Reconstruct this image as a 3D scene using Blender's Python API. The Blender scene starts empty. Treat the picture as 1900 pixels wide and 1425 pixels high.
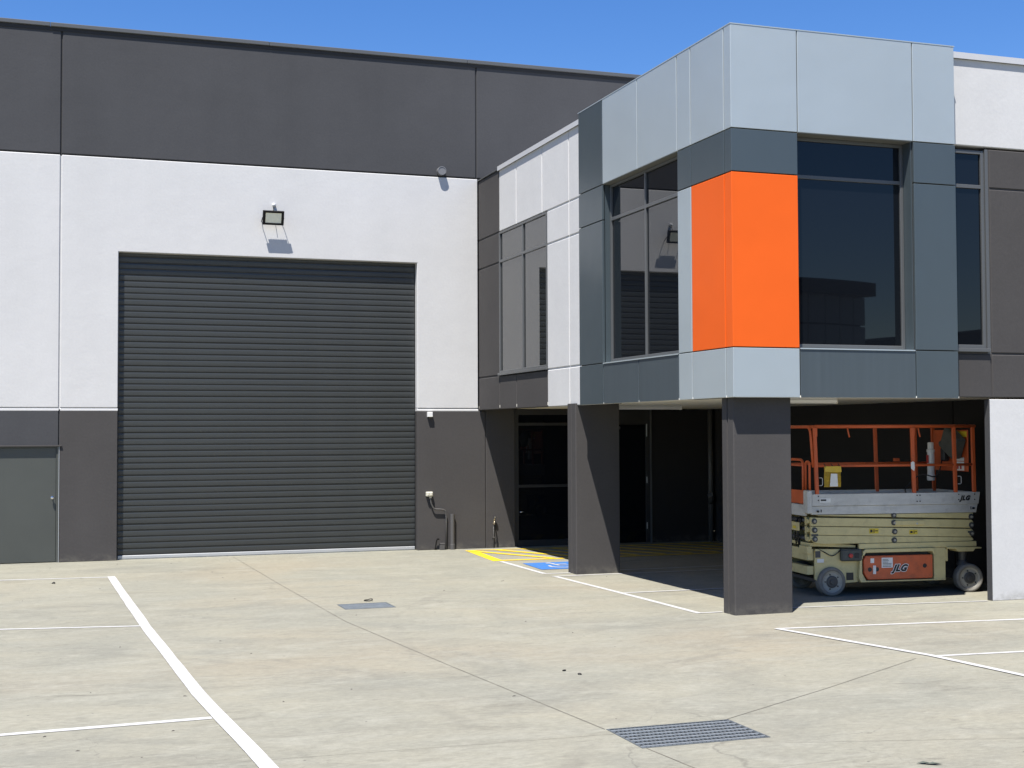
import bpy, bmesh, math, random
from mathutils import Vector, Matrix

random.seed(7)
S = bpy.context.scene
COL = S.collection

# ------------------------------------------------------------------ camera
cam_d = bpy.data.cameras.new('camera'); cam = bpy.data.objects.new('camera', cam_d); COL.objects.link(cam)
PITCH, YAW, ROLL, FPX = 0.0349, 0.3329, -0.0040, 2520.4
CAM = Vector((-1.3031, -25.8783, 2.325))
fwd = Vector((math.sin(YAW)*math.cos(PITCH), math.cos(YAW)*math.cos(PITCH), math.sin(PITCH)))
rgt = Vector((math.cos(YAW), -math.sin(YAW), 0)); upv = rgt.cross(fwd)
r2 = rgt*math.cos(ROLL)+upv*math.sin(ROLL); u2 = upv*math.cos(ROLL)-rgt*math.sin(ROLL)
M = Matrix((r2, u2, -fwd)).transposed().to_4x4(); M.translation = CAM
cam.matrix_world = M
cam_d.sensor_width = 36; cam_d.lens = FPX/1900*36; cam_d.clip_end = 3000
S.camera = cam

# ------------------------------------------------------------------ sky, sun, exposure
L = Vector((0.2825, 0.345, -1.0)).normalized()
w = bpy.data.worlds.new('World'); S.world = w; w.use_nodes = True
nt = w.node_tree
sky = nt.nodes.new('ShaderNodeTexSky'); sky.sky_type = 'NISHITA'; sky.sun_disc = False
sky.sun_elevation = math.asin(-L.z); sky.sun_rotation = math.atan2(-L.x, -L.y)
sky.altitude = 0; sky.air_density = 1.0; sky.dust_density = 0.0; sky.ozone_density = 4.0
bg = nt.nodes['Background']; bg.inputs['Strength'].default_value = 0.064
hs = nt.nodes.new('ShaderNodeHueSaturation'); hs.inputs['Saturation'].default_value = 1.28; hs.inputs['Hue'].default_value = 0.512; hs.inputs['Value'].default_value = 1.18
nt.links.new(sky.outputs[0], hs.inputs['Color']); nt.links.new(hs.outputs[0], bg.inputs['Color'])
sd = bpy.data.lights.new('sun', 'SUN'); sd.energy = 5.0; sd.angle = math.radians(0.53); sd.color = (1.0, 0.955, 0.89)
sun = bpy.data.objects.new('sun', sd); COL.objects.link(sun)
sun.rotation_euler = L.to_track_quat('-Z', 'Y').to_euler(); sun.location = (-10, -15, 40)
S.view_settings.view_transform = 'Standard'; S.view_settings.look = 'None'
S.view_settings.exposure = 1.1; S.view_settings.gamma = 1.0
S.render.engine = 'CYCLES'
S.cycles.max_bounces = 8; S.cycles.diffuse_bounces = 4

# ------------------------------------------------------------------ materials
def lin(r, g, b):
    f = lambda c: (c/255/12.92) if c <= 10 else ((c/255+0.055)/1.055)**2.4
    return (f(r), f(g), f(b))
def new_mat(name):
    m = bpy.data.materials.new(name); m.use_nodes = True
    n = m.node_tree; return m, n, n.nodes['Principled BSDF'], n.links
def mat(name, col, rough=0.6, metal=0.0, var=0.06, vscale=1.5, bump=0.0, bscale=60, dirt=0.0, stretch=(1,1,1), spec=0.5, coat=0.0, wave=0.0):
    """base colour with a broad tonal drift, fine grain and fine relief"""
    m, n, p, l = new_mat(name)
    p.inputs['Roughness'].default_value = rough; p.inputs['Metallic'].default_value = metal
    p.inputs['Specular IOR Level'].default_value = spec; p.inputs['Coat Weight'].default_value = coat
    tc = n.nodes.new('ShaderNodeTexCoord'); mp = n.nodes.new('ShaderNodeMapping'); mp.inputs['Scale'].default_value = stretch
    l.new(tc.outputs['Object'], mp.inputs['Vector'])
    a = n.nodes.new('ShaderNodeTexNoise'); a.inputs['Scale'].default_value = vscale; a.inputs['Detail'].default_value = 6; a.inputs['Roughness'].default_value = 0.6
    l.new(mp.outputs[0], a.inputs['Vector'])
    mr = n.nodes.new('ShaderNodeMapRange'); mr.inputs[1].default_value = 0.3; mr.inputs[2].default_value = 0.7
    mr.inputs[3].default_value = 1-var; mr.inputs[4].default_value = 1+var
    l.new(a.outputs[0], mr.inputs[0])
    g = n.nodes.new('ShaderNodeTexNoise'); g.inputs['Scale'].default_value = bscale; g.inputs['Detail'].default_value = 4
    l.new(tc.outputs['Object'], g.inputs['Vector'])
    mg = n.nodes.new('ShaderNodeMapRange'); mg.inputs[3].default_value = 1-var*0.8; mg.inputs[4].default_value = 1+var*0.8
    l.new(g.outputs[0], mg.inputs[0])
    mu = n.nodes.new('ShaderNodeMath'); mu.operation = 'MULTIPLY'; l.new(mr.outputs[0], mu.inputs[0]); l.new(mg.outputs[0], mu.inputs[1])
    vm = n.nodes.new('ShaderNodeVectorMath'); vm.operation = 'SCALE'; vm.inputs[0].default_value = col
    l.new(mu.outputs[0], vm.inputs['Scale'])
    out = vm.outputs[0]
    if dirt > 0:
        d = n.nodes.new('ShaderNodeTexNoise'); d.inputs['Scale'].default_value = 7; d.inputs['Detail'].default_value = 8; d.inputs['Roughness'].default_value = 0.7
        l.new(tc.outputs['Object'], d.inputs['Vector'])
        dr = n.nodes.new('ShaderNodeMapRange'); dr.inputs[1].default_value = 0.52; dr.inputs[2].default_value = 0.75; dr.inputs[4].default_value = dirt
        l.new(d.outputs[0], dr.inputs[0])
        mx = n.nodes.new('ShaderNodeMix'); mx.data_type = 'RGBA'; mx.inputs['B'].default_value = (0.06, 0.05, 0.04, 1)
        l.new(dr.outputs[0], mx.inputs['Factor']); l.new(out, mx.inputs['A']); out = mx.outputs['Result']
    l.new(out, p.inputs['Base Color'])
    if wave > 0:
        wn = n.nodes.new('ShaderNodeTexNoise'); wn.inputs['Scale'].default_value = 1.1; wn.inputs['Detail'].default_value = 2; l.new(tc.outputs['Object'], wn.inputs['Vector'])
        b = n.nodes.new('ShaderNodeBump'); b.inputs['Strength'].default_value = wave; b.inputs['Distance'].default_value = 0.05
        l.new(wn.outputs[0], b.inputs['Height']); l.new(b.outputs[0], p.inputs['Normal'])
    if bump > 0:
        b = n.nodes.new('ShaderNodeBump'); b.inputs['Strength'].default_value = bump; b.inputs['Distance'].default_value = 0.01
        l.new(g.outputs[0], b.inputs['Height']); l.new(b.outputs[0], p.inputs['Normal'])
    return m

def wall_mat(name, col, var=0.035, bump=0.25):
    """rolled-on acrylic texture coat over precast: trowel drift, fine pimples and faint runs"""
    m, n, p, l = new_mat(name)
    p.inputs['Roughness'].default_value = 0.75; p.inputs['Specular IOR Level'].default_value = 0.08
    tc = n.nodes.new('ShaderNodeTexCoord')
    def noise(scale, det, stretch=(1,1,1), rough=0.6):
        mp = n.nodes.new('ShaderNodeMapping'); mp.inputs['Scale'].default_value = stretch; l.new(tc.outputs['Object'], mp.inputs['Vector'])
        t = n.nodes.new('ShaderNodeTexNoise'); t.inputs['Scale'].default_value = scale; t.inputs['Detail'].default_value = det; t.inputs['Roughness'].default_value = rough
        l.new(mp.outputs[0], t.inputs['Vector']); return t.outputs[0]
    def rng(s, a, b, lo, hi):
        r = n.nodes.new('ShaderNodeMapRange'); r.inputs[1].default_value = a; r.inputs[2].default_value = b; r.inputs[3].default_value = lo; r.inputs[4].default_value = hi
        l.new(s, r.inputs[0]); return r.outputs[0]
    def mul(a, b):
        k = n.nodes.new('ShaderNodeMath'); k.operation = 'MULTIPLY'; l.new(a, k.inputs[0]); l.new(b, k.inputs[1]); return k.outputs[0]
    broad = rng(noise(0.8, 5), .3, .7, 1-var, 1+var)
    streak = rng(noise(1.6, 4, (1, 1, 0.12)), .35, .7, 1+var*.4, 1-var*.6)
    grain_s = noise(26, 6, rough=.75); grain = rng(grain_s, .3, .7, 1-var*1.4, 1+var*1.4)
    f = mul(mul(broad, streak), grain)
    vm = n.nodes.new('ShaderNodeVectorMath'); vm.operation = 'SCALE'; vm.inputs[0].default_value = col; l.new(f, vm.inputs['Scale'])
    # dust and cement splash kicked up along the foot of the wall
    sx = n.nodes.new('ShaderNodeSeparateXYZ'); l.new(tc.outputs['Object'], sx.inputs[0])
    k = mul(rng(sx.outputs['Z'], 0.0, 0.16, 1, 0), rng(noise(5, 6, (1, 1, 1.5), .7), .42, .68, 0, .6))
    dm = n.nodes.new('ShaderNodeMix'); dm.data_type = 'RGBA'; l.new(k, dm.inputs['Factor']); l.new(vm.outputs[0], dm.inputs['A']); dm.inputs['B'].default_value = (.16, .15, .125, 1)
    l.new(dm.outputs['Result'], p.inputs['Base Color'])
    wav = noise(2.2, 3)
    ad = n.nodes.new('ShaderNodeMath'); ad.operation = 'MULTIPLY_ADD'; l.new(wav, ad.inputs[0]); ad.inputs[1].default_value = 3.5; l.new(grain_s, ad.inputs[2])
    b = n.nodes.new('ShaderNodeBump'); b.inputs['Strength'].default_value = bump*0.55; b.inputs['Distance'].default_value = 0.008
    l.new(ad.outputs[0], b.inputs['Height']); l.new(b.outputs[0], p.inputs['Normal'])
    return m

M_LIGHT = wall_mat('pale grey wall paint', (0.478, 0.476, 0.472), var=0.03, bump=0.35)
M_DARK = wall_mat('charcoal wall paint', (0.0565, 0.0575, 0.0615), var=0.055, bump=0.3)
M_BROWN = wall_mat('warm charcoal wall paint', (0.059, 0.056, 0.055), var=0.05, bump=0.3)
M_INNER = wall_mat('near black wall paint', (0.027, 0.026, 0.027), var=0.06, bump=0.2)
M_REVEAL = mat('olive grey head trim', (0.14, 0.14, 0.125), 0.5, var=0.03)  # one even olive grey for the window head linings
M_SOFFIT = mat('cream soffit board', (0.74, 0.71, 0.62), 0.7, var=0.03)
M_CAPD = mat('charcoal metal capping', (0.075, 0.078, 0.08), 0.4, var=0.04)
M_CAPL = mat('pale metal capping', (0.43, 0.435, 0.445), 0.45, var=0.03)
M_SLAT = mat('dark grey shutter steel', (0.031, 0.034, 0.034), 0.40, var=0.10, vscale=3, stretch=(0.6,1,6), spec=0.5)
M_ALU = mat('silver aluminium', (0.42, 0.43, 0.44), 0.38, 0.4, var=0.05, bump=0.02)
M_FRAME = mat('grey window frame', (0.075, 0.078, 0.080), 0.36, var=0.05, spec=0.5)
M_BLACKFRAME = mat('dark door frame', (0.022, 0.022, 0.023), 0.5, var=0.05)
M_DOOR = mat('grey green door paint', (0.052, 0.056, 0.050), 0.45, var=0.06, vscale=1.2)
M_CLG = mat('silver blue cladding', (0.385, 0.430, 0.445), 0.52, 0.5, var=0.025, vscale=0.7, bscale=120, spec=0.3, wave=0.25)
M_CLD = mat('slate grey cladding', (0.046, 0.060, 0.068), 0.33, 0.0, var=0.05, vscale=0.9, bscale=200, stretch=(1,1,0.3), spec=0.6, wave=0.2)
M_CLDS = mat('streaked slate grey cladding', (0.048, 0.061, 0.069), 0.36, 0.0, var=0.07, vscale=4.0, bscale=300, stretch=(3,3,0.12), spec=0.6)
M_CLO = mat('orange cladding', (0.76, 0.112, 0.009), 0.5, 0.25, var=0.025, vscale=0.7, bscale=120, spec=0.3, wave=0.25)
M_GAP = mat('dark joint sealant', (0.02, 0.02, 0.021), 0.8)
M_STEELD = mat('painted dark conduit', (0.070, 0.067, 0.065), 0.5, var=0.05)
M_GREYPIPE = mat('grey pvc pipe', (0.15, 0.15, 0.155), 0.4, var=0.03)
M_WHITEPL = mat('white plastic', (0.62, 0.62, 0.61), 0.4, var=0.02)
M_CREAMPL = mat('cream plastic', (0.52, 0.50, 0.42), 0.45, var=0.02)
M_BLACKPL = mat('black plastic', (0.006, 0.006, 0.006), 0.5, spec=0.25, var=0.05)
M_LENS = mat('diffuser lens', (0.78, 0.75, 0.58), 0.4, var=0.05, vscale=20)
M_BRASS = mat('weathered brass', (0.42, 0.36, 0.26), 0.35, 0.9, var=0.1)
M_CHROME = mat('polished steel', (0.65, 0.65, 0.65), 0.18, 1.0, var=0.02)
M_GALV = mat('galvanised steel', (0.105, 0.12, 0.13), 0.5, 0.3, var=0.22, vscale=8, dirt=0.25)
M_ROD = mat('bright galvanised rod', (0.30, 0.33, 0.35), 0.4, 0.3, var=0.15, vscale=8)
M_PIT = mat('dark drain pit', (0.015, 0.015, 0.015), 0.9)

def glass_mat(name, ior=1.75, tint=(0.004, 0.005, 0.007)):
    m, n, p, l = new_mat(name)
    p.inputs['Base Color'].default_value = (*tint, 1); p.inputs['Roughness'].default_value = 0.012; p.inputs['IOR'].default_value = ior
    tc = n.nodes.new('ShaderNodeTexCoord'); t = n.nodes.new('ShaderNodeTexNoise'); t.inputs['Scale'].default_value = 0.9; t.inputs['Detail'].default_value = 1
    l.new(tc.outputs['Object'], t.inputs['Vector'])
    b = n.nodes.new('ShaderNodeBump'); b.inputs['Strength'].default_value = 0.05; b.inputs['Distance'].default_value = 0.01
    l.new(t.outputs[0], b.inputs['Height']); l.new(b.outputs[0], p.inputs['Normal'])
    return m
M_GLASS = glass_mat('tinted window glass', 1.42)
M_GLASSS = glass_mat('tinted side glass', 1.75)
M_GLASSB = glass_mat('pale window glass', 2.15, (0.012, 0.013, 0.013))
M_DGLASS = glass_mat('dark door glass', 1.4)

def concrete_mat():
    m, n, p, l = new_mat('broom finished concrete')
    p.inputs['Roughness'].default_value = 0.82; p.inputs['Specular IOR Level'].default_value = 0.3
    tc = n.nodes.new('ShaderNodeTexCoord')
    def noise(scale, det, stretch=(1,1,1), rough=0.6, dist=0.0, off=(0,0,0), rot=0.0):
        mp = n.nodes.new('ShaderNodeMapping'); mp.inputs['Scale'].default_value = stretch; mp.inputs['Location'].default_value = off; mp.inputs['Rotation'].default_value = (0,0,rot)
        l.new(tc.outputs['Object'], mp.inputs['Vector'])
        t = n.nodes.new('ShaderNodeTexNoise'); t.inputs['Scale'].default_value = scale; t.inputs['Detail'].default_value = det
        t.inputs['Roughness'].default_value = rough; t.inputs['Distortion'].default_value = dist
        l.new(mp.outputs[0], t.inputs['Vector']); return t.outputs[0]
    def rng(s, a, b, lo=0.0, hi=1.0):
        r = n.nodes.new('ShaderNodeMapRange'); r.inputs[1].default_value = a; r.inputs[2].default_value = b; r.inputs[3].default_value = lo; r.inputs[4].default_value = hi
        l.new(s, r.inputs[0]); return r.outputs[0]
    def mix(f, a, b, mode='MIX'):
        x = n.nodes.new('ShaderNodeMix'); x.data_type = 'RGBA'; x.blend_type = mode
        if hasattr(f, 'is_linked'): l.new(f, x.inputs['Factor'])
        else: x.inputs['Factor'].default_value = f
        for k, v in (('A', a), ('B', b)):
            if hasattr(v, 'is_linked'): l.new(v, x.inputs[k])
            else: x.inputs[k].default_value = (*v, 1)
        return x.outputs['Result']
    c = mix(rng(noise(0.45, 7, (1, 1.2, 1), .62, .8), .36, .64), (0.216, 0.207, 0.162), (0.182, 0.180, 0.148))
    c = mix(rng(noise(0.20, 4, (1, 1.2, 1), .5, .3, (5.3, 2.1, 0)), .50, .68, 0, .6), c, (0.216, 0.190, 0.139))     # warm patches
    c = mix(rng(noise(0.55, 8, (0.8, 1.2, 1), .68, 1.4, (1.7, 8, 0), .25), .50, .70, 0, .55), c, (0.140, 0.138, 0.116))    # grey water stains
    c = mix(rng(noise(1.5, 9, (0.45, 1.7, 1), .74, 1.4, (3, 3, 0), .12), .56, .70, 0, .5), c, (0.112, 0.106, 0.086))   # dark trowel streaks
    c = mix(rng(noise(4.5, 8, (0.40, 1.5, 1), .74, 1.2, (13, 1, 0), -.06), .56, .74, 0, .4), c, (0.118, 0.112, 0.093))   # fine broom streaks
    c = mix(rng(noise(1.9, 8, (0.6, 1.4, 1), .68, 1.0, (9, 4, 0), -.1), .50, .70, 0, .55), c, (0.256, 0.252, 0.210))   # pale laitance
    c = mix(rng(noise(6, 8, (0.5, 1.4, 1), .7, .9, (4, 9, 0), .08), .54, .72, 0, .45), c, (0.255, 0.247, 0.207))
    c = mix(rng(noise(2.6, 10, (0.30, 1.9, 1), .78, 1.6, (21, 6, 0), .05), .585, .66, 0, .55), c, (0.105, 0.099, 0.082))   # short scuffs
    c = mix(rng(noise(3.4, 10, (0.5, 1.4, 1), .75, 1.2, (2, 17, 0), .5), .60, .68, 0, .45), c, (0.112, 0.106, 0.088))
    # faint tyre scrub arcs
    for ax_, ay_, rr_, wd_ in ((-3.5, -15.5, 5.4, .11), (-3.5, -15.5, 5.75, .09), (8.5, -20.5, 7.2, .12), (8.5, -20.5, 8.0, .10), (2.0, 3.0, 8.6, .13), (12, -12.5, 9.6, .12)):
        sub = n.nodes.new('ShaderNodeVectorMath'); sub.operation = 'DISTANCE'; l.new(tc.outputs['Object'], sub.inputs[0]); sub.inputs[1].default_value = (ax_, ay_, 0)
        df = n.nodes.new('ShaderNodeMath'); df.operation = 'SUBTRACT'; l.new(sub.outputs['Value'], df.inputs[0]); df.inputs[1].default_value = rr_
        ab = n.nodes.new('ShaderNodeMath'); ab.operation = 'ABSOLUTE'; l.new(df.outputs[0], ab.inputs[0])
        band = rng(ab.outputs[0], wd_*.4, wd_, 1, 0)
        pm = n.nodes.new('ShaderNodeMath'); pm.operation = 'MULTIPLY'; l.new(band, pm.inputs[0]); l.new(rng(noise(0.7, 6, (1, 1, 1), .7, .3, (ax_, rr_, 0)), .46, .70, 0, .55), pm.inputs[1])
        c = mix(pm.outputs[0], c, (0.135, 0.129, 0.107))
    g = rng(noise(18, 8, (0.6, 1.2, 1), .8), .28, .72, .77, 1.22)
    g2 = rng(noise(120, 3), .3, .7, .90, 1.10)
    mu = n.nodes.new('ShaderNodeMath'); mu.operation = 'MULTIPLY'; l.new(g, mu.inputs[0]); l.new(g2, mu.inputs[1])
    vm = n.nodes.new('ShaderNodeVectorMath'); vm.operation = 'SCALE'; l.new(c, vm.inputs[0]); l.new(mu.outputs[0], vm.inputs['Scale'])
    # fine hairline cracks and scuffs
    v = n.nodes.new('ShaderNodeTexVoronoi'); v.feature = 'DISTANCE_TO_EDGE'; v.inputs['Scale'].default_value = 0.35
    wn = n.nodes.new('ShaderNodeTexNoise'); wn.inputs['Scale'].default_value = 1.2; wn.inputs['Detail'].default_value = 6
    l.new(tc.outputs['Object'], wn.inputs['Vector'])
    vv = n.nodes.new('ShaderNodeVectorMath'); vv.operation = 'MULTIPLY_ADD'; l.new(wn.outputs['Color'], vv.inputs[0]); vv.inputs[1].default_value = (1.6, 1.6, 0); l.new(tc.outputs['Object'], vv.inputs[2])
    l.new(vv.outputs[0], v.inputs['Vector'])
    crack = rng(v.outputs['Distance'], 0.0, 0.0025, 1, 0)
    cm = n.nodes.new('ShaderNodeMath'); cm.operation = 'MULTIPLY'; l.new(crack, cm.inputs[0]); l.new(rng(noise(0.25, 2, off=(2, 7, 0)), .5, .6, 0, .5), cm.inputs[1])
    out = mix(cm.outputs[0], vm.outputs[0], (0.085, 0.08, 0.068))
    # dark specks
    sp = n.nodes.new('ShaderNodeTexVoronoi'); sp.inputs['Scale'].default_value = 2.3; l.new(tc.outputs['Object'], sp.inputs['Vector'])
    out = mix(rng(sp.outputs['Distance'], 0.02, 0.035, .75, 0), out, (0.05, 0.047, 0.044))
    l.new(out, p.inputs['Base Color'])
    b = n.nodes.new('ShaderNodeBump'); b.inputs['Strength'].default_value = 0.25; b.inputs['Distance'].default_value = 0.004
    l.new(noise(60, 6, (0.25, 1.5, 1), .7), b.inputs['Height']); l.new(b.outputs[0], p.inputs['Normal'])
    return m
M_CONC = concrete_mat()

def paint_mat(name, col, under=(0.18, 0.175, 0.148), wear=0.35):
    """road paint worn through to the concrete in specks"""
    m, n, p, l = new_mat(name); p.inputs['Roughness'].default_value = 0.6
    tc = n.nodes.new('ShaderNodeTexCoord'); t = n.nodes.new('ShaderNodeTexNoise'); t.inputs['Scale'].default_value = 9; t.inputs['Detail'].default_value = 9; t.inputs['Roughness'].default_value = 0.72
    l.new(tc.outputs['Object'], t.inputs['Vector'])
    r = n.nodes.new('ShaderNodeMapRange'); r.inputs[1].default_value = 0.52; r.inputs[2].default_value = 0.74; r.inputs[4].default_value = wear; l.new(t.outputs[0], r.inputs[0])
    x = n.nodes.new('ShaderNodeMix'); x.data_type = 'RGBA'; x.inputs['A'].default_value = (*col, 1); x.inputs['B'].default_value = (*under, 1)
    l.new(r.outputs[0], x.inputs['Factor']); l.new(x.outputs['Result'], p.inputs['Base Color'])
    return m
M_WPAINT = paint_mat('white line paint', (0.40, 0.40, 0.395), wear=0.75)
M_YPAINT = paint_mat('yellow line paint', (0.58, 0.40, 0.01), wear=0.5)
M_BPAINT = paint_mat('blue bay paint', (0.03, 0.125, 0.36), wear=0.4)
M_JOINT = mat('saw cut joint', (0.135, 0.125, 0.10), 0.9, var=0.3, vscale=3)

# ------------------------------------------------------------------ helpers
ORG = {}
def thing(name, label, cat, loc=(0,0,0), rotz=0.0, group=None, local=False):
    o = bpy.data.objects.new(name, None); COL.objects.link(o); o.empty_display_size = 0.2
    o.location = loc; o.rotation_euler = (0,0,rotz); o['label'] = label; o['category'] = cat
    if group: o['group'] = group
    ORG[o] = Vector((0,0,0)) if local else Vector(loc)
    return o
def finish(name, bm, m, parent=None, smooth=False):
    me = bpy.data.meshes.new(name)
    bmesh.ops.recalc_face_normals(bm, faces=bm.faces)
    org = ORG.get(parent, Vector((0,0,0)))
    if org.length: bmesh.ops.translate(bm, verts=bm.verts, vec=-org)
    bm.to_mesh(me); bm.free()
    for mm in (m if isinstance(m, (list, tuple)) else [m]): me.materials.append(mm)
    if smooth:
        for f in me.polygons: f.use_smooth = True
    o = bpy.data.objects.new(name, me); COL.objects.link(o)
    if parent: o.parent = parent; ORG[o] = org
    return o
def tag(o, label, cat, group=None):
    o['label'] = label; o['category'] = cat
    if group: o['group'] = group
    return o
def bm_box(bm, x0, x1, y0, y1, z0, z1, bevel=0.0):
    b2 = bmesh.new()
    v = [b2.verts.new(p) for p in ((x0,y0,z0),(x1,y0,z0),(x1,y1,z0),(x0,y1,z0),(x0,y0,z1),(x1,y0,z1),(x1,y1,z1),(x0,y1,z1))]
    for f in ((0,3,2,1),(4,5,6,7),(0,1,5,4),(1,2,6,5),(2,3,7,6),(3,0,4,7)): b2.faces.new([v[i] for i in f])
    if bevel: bmesh.ops.bevel(b2, geom=list(b2.edges), offset=bevel, segments=1, affect='EDGES')
    me = bpy.data.meshes.new('tmp'); b2.to_mesh(me); b2.free(); bm.from_mesh(me); bpy.data.meshes.remove(me)
def box(name, x0, x1, y0, y1, z0, z1, m, parent=None, bevel=0.0):
    bm = bmesh.new(); bm_box(bm, min(x0,x1), max(x0,x1), min(y0,y1), max(y0,y1), min(z0,z1), max(z0,z1), bevel)
    return finish(name, bm, m, parent)
def boxes(name, lst, m, parent=None, bevel=0.0):
    bm = bmesh.new()
    for b in lst: bm_box(bm, *b, bevel)
    return finish(name, bm, m, parent)
def prism(name, pts, axis, a0, a1, m, parent=None, bevel=0.0, smooth=False):
    """polygon pts in the plane normal to axis, extruded a0..a1. x:(y,z) y:(x,z) z:(x,y)"""
    bm = bmesh.new()
    mk = {'x': lambda p, a: (a, p[0], p[1]), 'y': lambda p, a: (p[0], a, p[1]), 'z': lambda p, a: (p[0], p[1], a)}[axis]
    lo = [bm.verts.new(mk(p, a0)) for p in pts]; hi = [bm.verts.new(mk(p, a1)) for p in pts]
    bm.faces.new(lo); bm.faces.new(hi[::-1])
    k = len(pts)
    for i in range(k): bm.faces.new((lo[i], hi[i], hi[(i+1)%k], lo[(i+1)%k]))
    bmesh.ops.recalc_face_normals(bm, faces=bm.faces)
    if bevel: bmesh.ops.bevel(bm, geom=list(bm.edges), offset=bevel, segments=1, affect='EDGES')
    return finish(name, bm, m, parent, smooth)
def bm_tube(bm, pts, r, seg=10, closed=False):
    P = [Vector(p) for p in pts]; k = len(P); rings = []
    N = None
    for i in range(k):
        if closed: a, c = P[i-1], P[(i+1) % k]
        else: a, c = P[max(i-1,0)], P[min(i+1,k-1)]
        d = (c-a).normalized()
        if N is None:
            N = d.orthogonal().normalized()
        else:
            N = (N - d*N.dot(d)).normalized()
        Bn = d.cross(N)
        rr = r[i] if isinstance(r, (list, tuple)) else r
        rings.append([bm.verts.new(P[i]+(N*math.cos(2*math.pi*j/seg)+Bn*math.sin(2*math.pi*j/seg))*rr) for j in range(seg)])
    for i in range(k if closed else k-1):
        A, B = rings[i], rings[(i+1) % k]
        for j in range(seg): bm.faces.new((A[j], A[(j+1)%seg], B[(j+1)%seg], B[j]))
    if not closed:
        bm.faces.new(rings[0][::-1]); bm.faces.new(rings[-1])
def tube(name, pts, r, m, parent=None, seg=10, closed=False):
    bm = bmesh.new(); bm_tube(bm, pts, r, seg, closed)
    o = finish(name, bm, m, parent)
    for f in o.data.polygons: f.use_smooth = len(f.vertices) == 4
    return o
def arc_pts(pts, rad, n=5):
    """round the inner corners of a polyline"""
    P = [Vector(p) for p in pts]; out = [P[0]]
    for i in range(1, len(P)-1):
        a = (P[i-1]-P[i]); b = (P[i+1]-P[i]); r = min(rad, a.length*.49, b.length*.49)
        p0 = P[i]+a.normalized()*r; p1 = P[i]+b.normalized()*r
        for k in range(n+1):
            t = k/n; out.append(p0*(1-t)**2+P[i]*2*t*(1-t)+p1*t*t)
    out.append(P[-1]); return out
def lathe(name, prof, origin, axis, m, parent=None, seg=24):
    """prof: (radius, distance along axis)"""
    bm = bmesh.new(); ax = Vector(axis).normalized(); n1 = ax.orthogonal().normalized(); n2 = ax.cross(n1); o = Vector(origin); rings = []
    for r, h in prof:
        rings.append([bm.verts.new(o+ax*h+(n1*math.cos(2*math.pi*j/seg)+n2*math.sin(2*math.pi*j/seg))*max(r, 1e-4)) for j in range(seg)])
    for A, B in zip(rings, rings[1:]):
        for j in range(seg): bm.faces.new((A[j], A[(j+1)%seg], B[(j+1)%seg], B[j]))
    bm.faces.new(rings[0][::-1]); bm.faces.new(rings[-1])
    return finish(name, bm, m, parent)
def strip(name, pts, width, m, parent, z=0.004, wob=0.0):
    """flat painted band along a polyline on the ground"""
    bm = bmesh.new(); P = [Vector((p[0], p[1])) for p in pts]
    if wob:
        Q = []
        for a, b in zip(P, P[1:]):
            k = max(1, int((b-a).length/0.5)); Q += [a.lerp(b, i/k) for i in range(k)]
        P = Q+[P[-1]]
    Ls, Rs = [], []
    for i, p in enumerate(P):
        d = (P[min(i+1, len(P)-1)]-P[max(i-1, 0)]).normalized(); nn = Vector((-d.y, d.x))
        e1, e2 = random.uniform(-wob, wob), random.uniform(-wob, wob)
        a = p+nn*(width/2+e1); b = p-nn*(width/2+e2)
        Ls.append(bm.verts.new((a.x, a.y, z))); Rs.append(bm.verts.new((b.x, b.y, z)))
    for i in range(len(P)-1): bm.faces.new((Ls[i], Rs[i], Rs[i+1], Ls[i+1]))
    o = finish(name, bm, m, parent)
    return o
def flat(name, pts, m, parent, z=0.004):
    bm = bmesh.new(); bm.faces.new([bm.verts.new((p[0], p[1], z)) for p in pts]); return finish(name, bm, m, parent)
def text_mesh(name, body, size, m, parent, mw, shear=0.0, offset=0.0, extrude=0.001, spacing=1.0):
    cu = bpy.data.curves.new(name, 'FONT'); cu.body = body; cu.size = size; cu.shear = shear; cu.offset = offset; cu.extrude = extrude; cu.space_character = spacing
    t = bpy.data.objects.new(name+'_tmp', cu); COL.objects.link(t)
    dg = bpy.context.evaluated_depsgraph_get(); me = bpy.data.meshes.new_from_object(t.evaluated_get(dg))
    COL.objects.unlink(t); bpy.data.objects.remove(t)
    me.transform(mw); me.materials.clear(); me.materials.append(m)
    o = bpy.data.objects.new(name, me); COL.objects.link(o); o.parent = parent; ORG[o] = ORG.get(parent, Vector((0,0,0)))
    return o

# ------------------------------------------------------------------ ground
HOLES = [(2.87, 3.93, -16.70, -16.03), (2.47, 3.15, -8.25, -7.71)]
xs = sorted({-400, -60, -20, 0, 60, 400, *[h[0] for h in HOLES], *[h[1] for h in HOLES]})
ys = sorted({-400, -80, -30, 0, 40, 400, *[h[2] for h in HOLES], *[h[3] for h in HOLES]})
bm = bmesh.new(); gv = {(x, y): bm.verts.new((x, y, 0)) for x in xs for y in ys}
for i in range(len(xs)-1):
    for j in range(len(ys)-1):
        cx, cy = (xs[i]+xs[i+1])/2, (ys[j]+ys[j+1])/2
        if any(h[0] < cx < h[1] and h[2] < cy < h[3] for h in HOLES): continue
        bm.faces.new((gv[xs[i], ys[j]], gv[xs[i+1], ys[j]], gv[xs[i+1], ys[j+1]], gv[xs[i], ys[j+1]]))
ground = finish('ground', bm, M_CONC); ground['kind'] = 'structure'; ground['label'] = 'pale broom finished concrete yard with painted parking bays'
def line(pts, wd, m=M_WPAINT, z=0.004, wob=0.004, name='painted_line'): return strip(name, pts, wd, m, ground, z, wob)
line([(-0.235, -2.90), (-0.115, -8.9), (0.03, -13.5), (0.20, -16.4), (0.42, -20)], 0.125, z=0.008)
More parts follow.
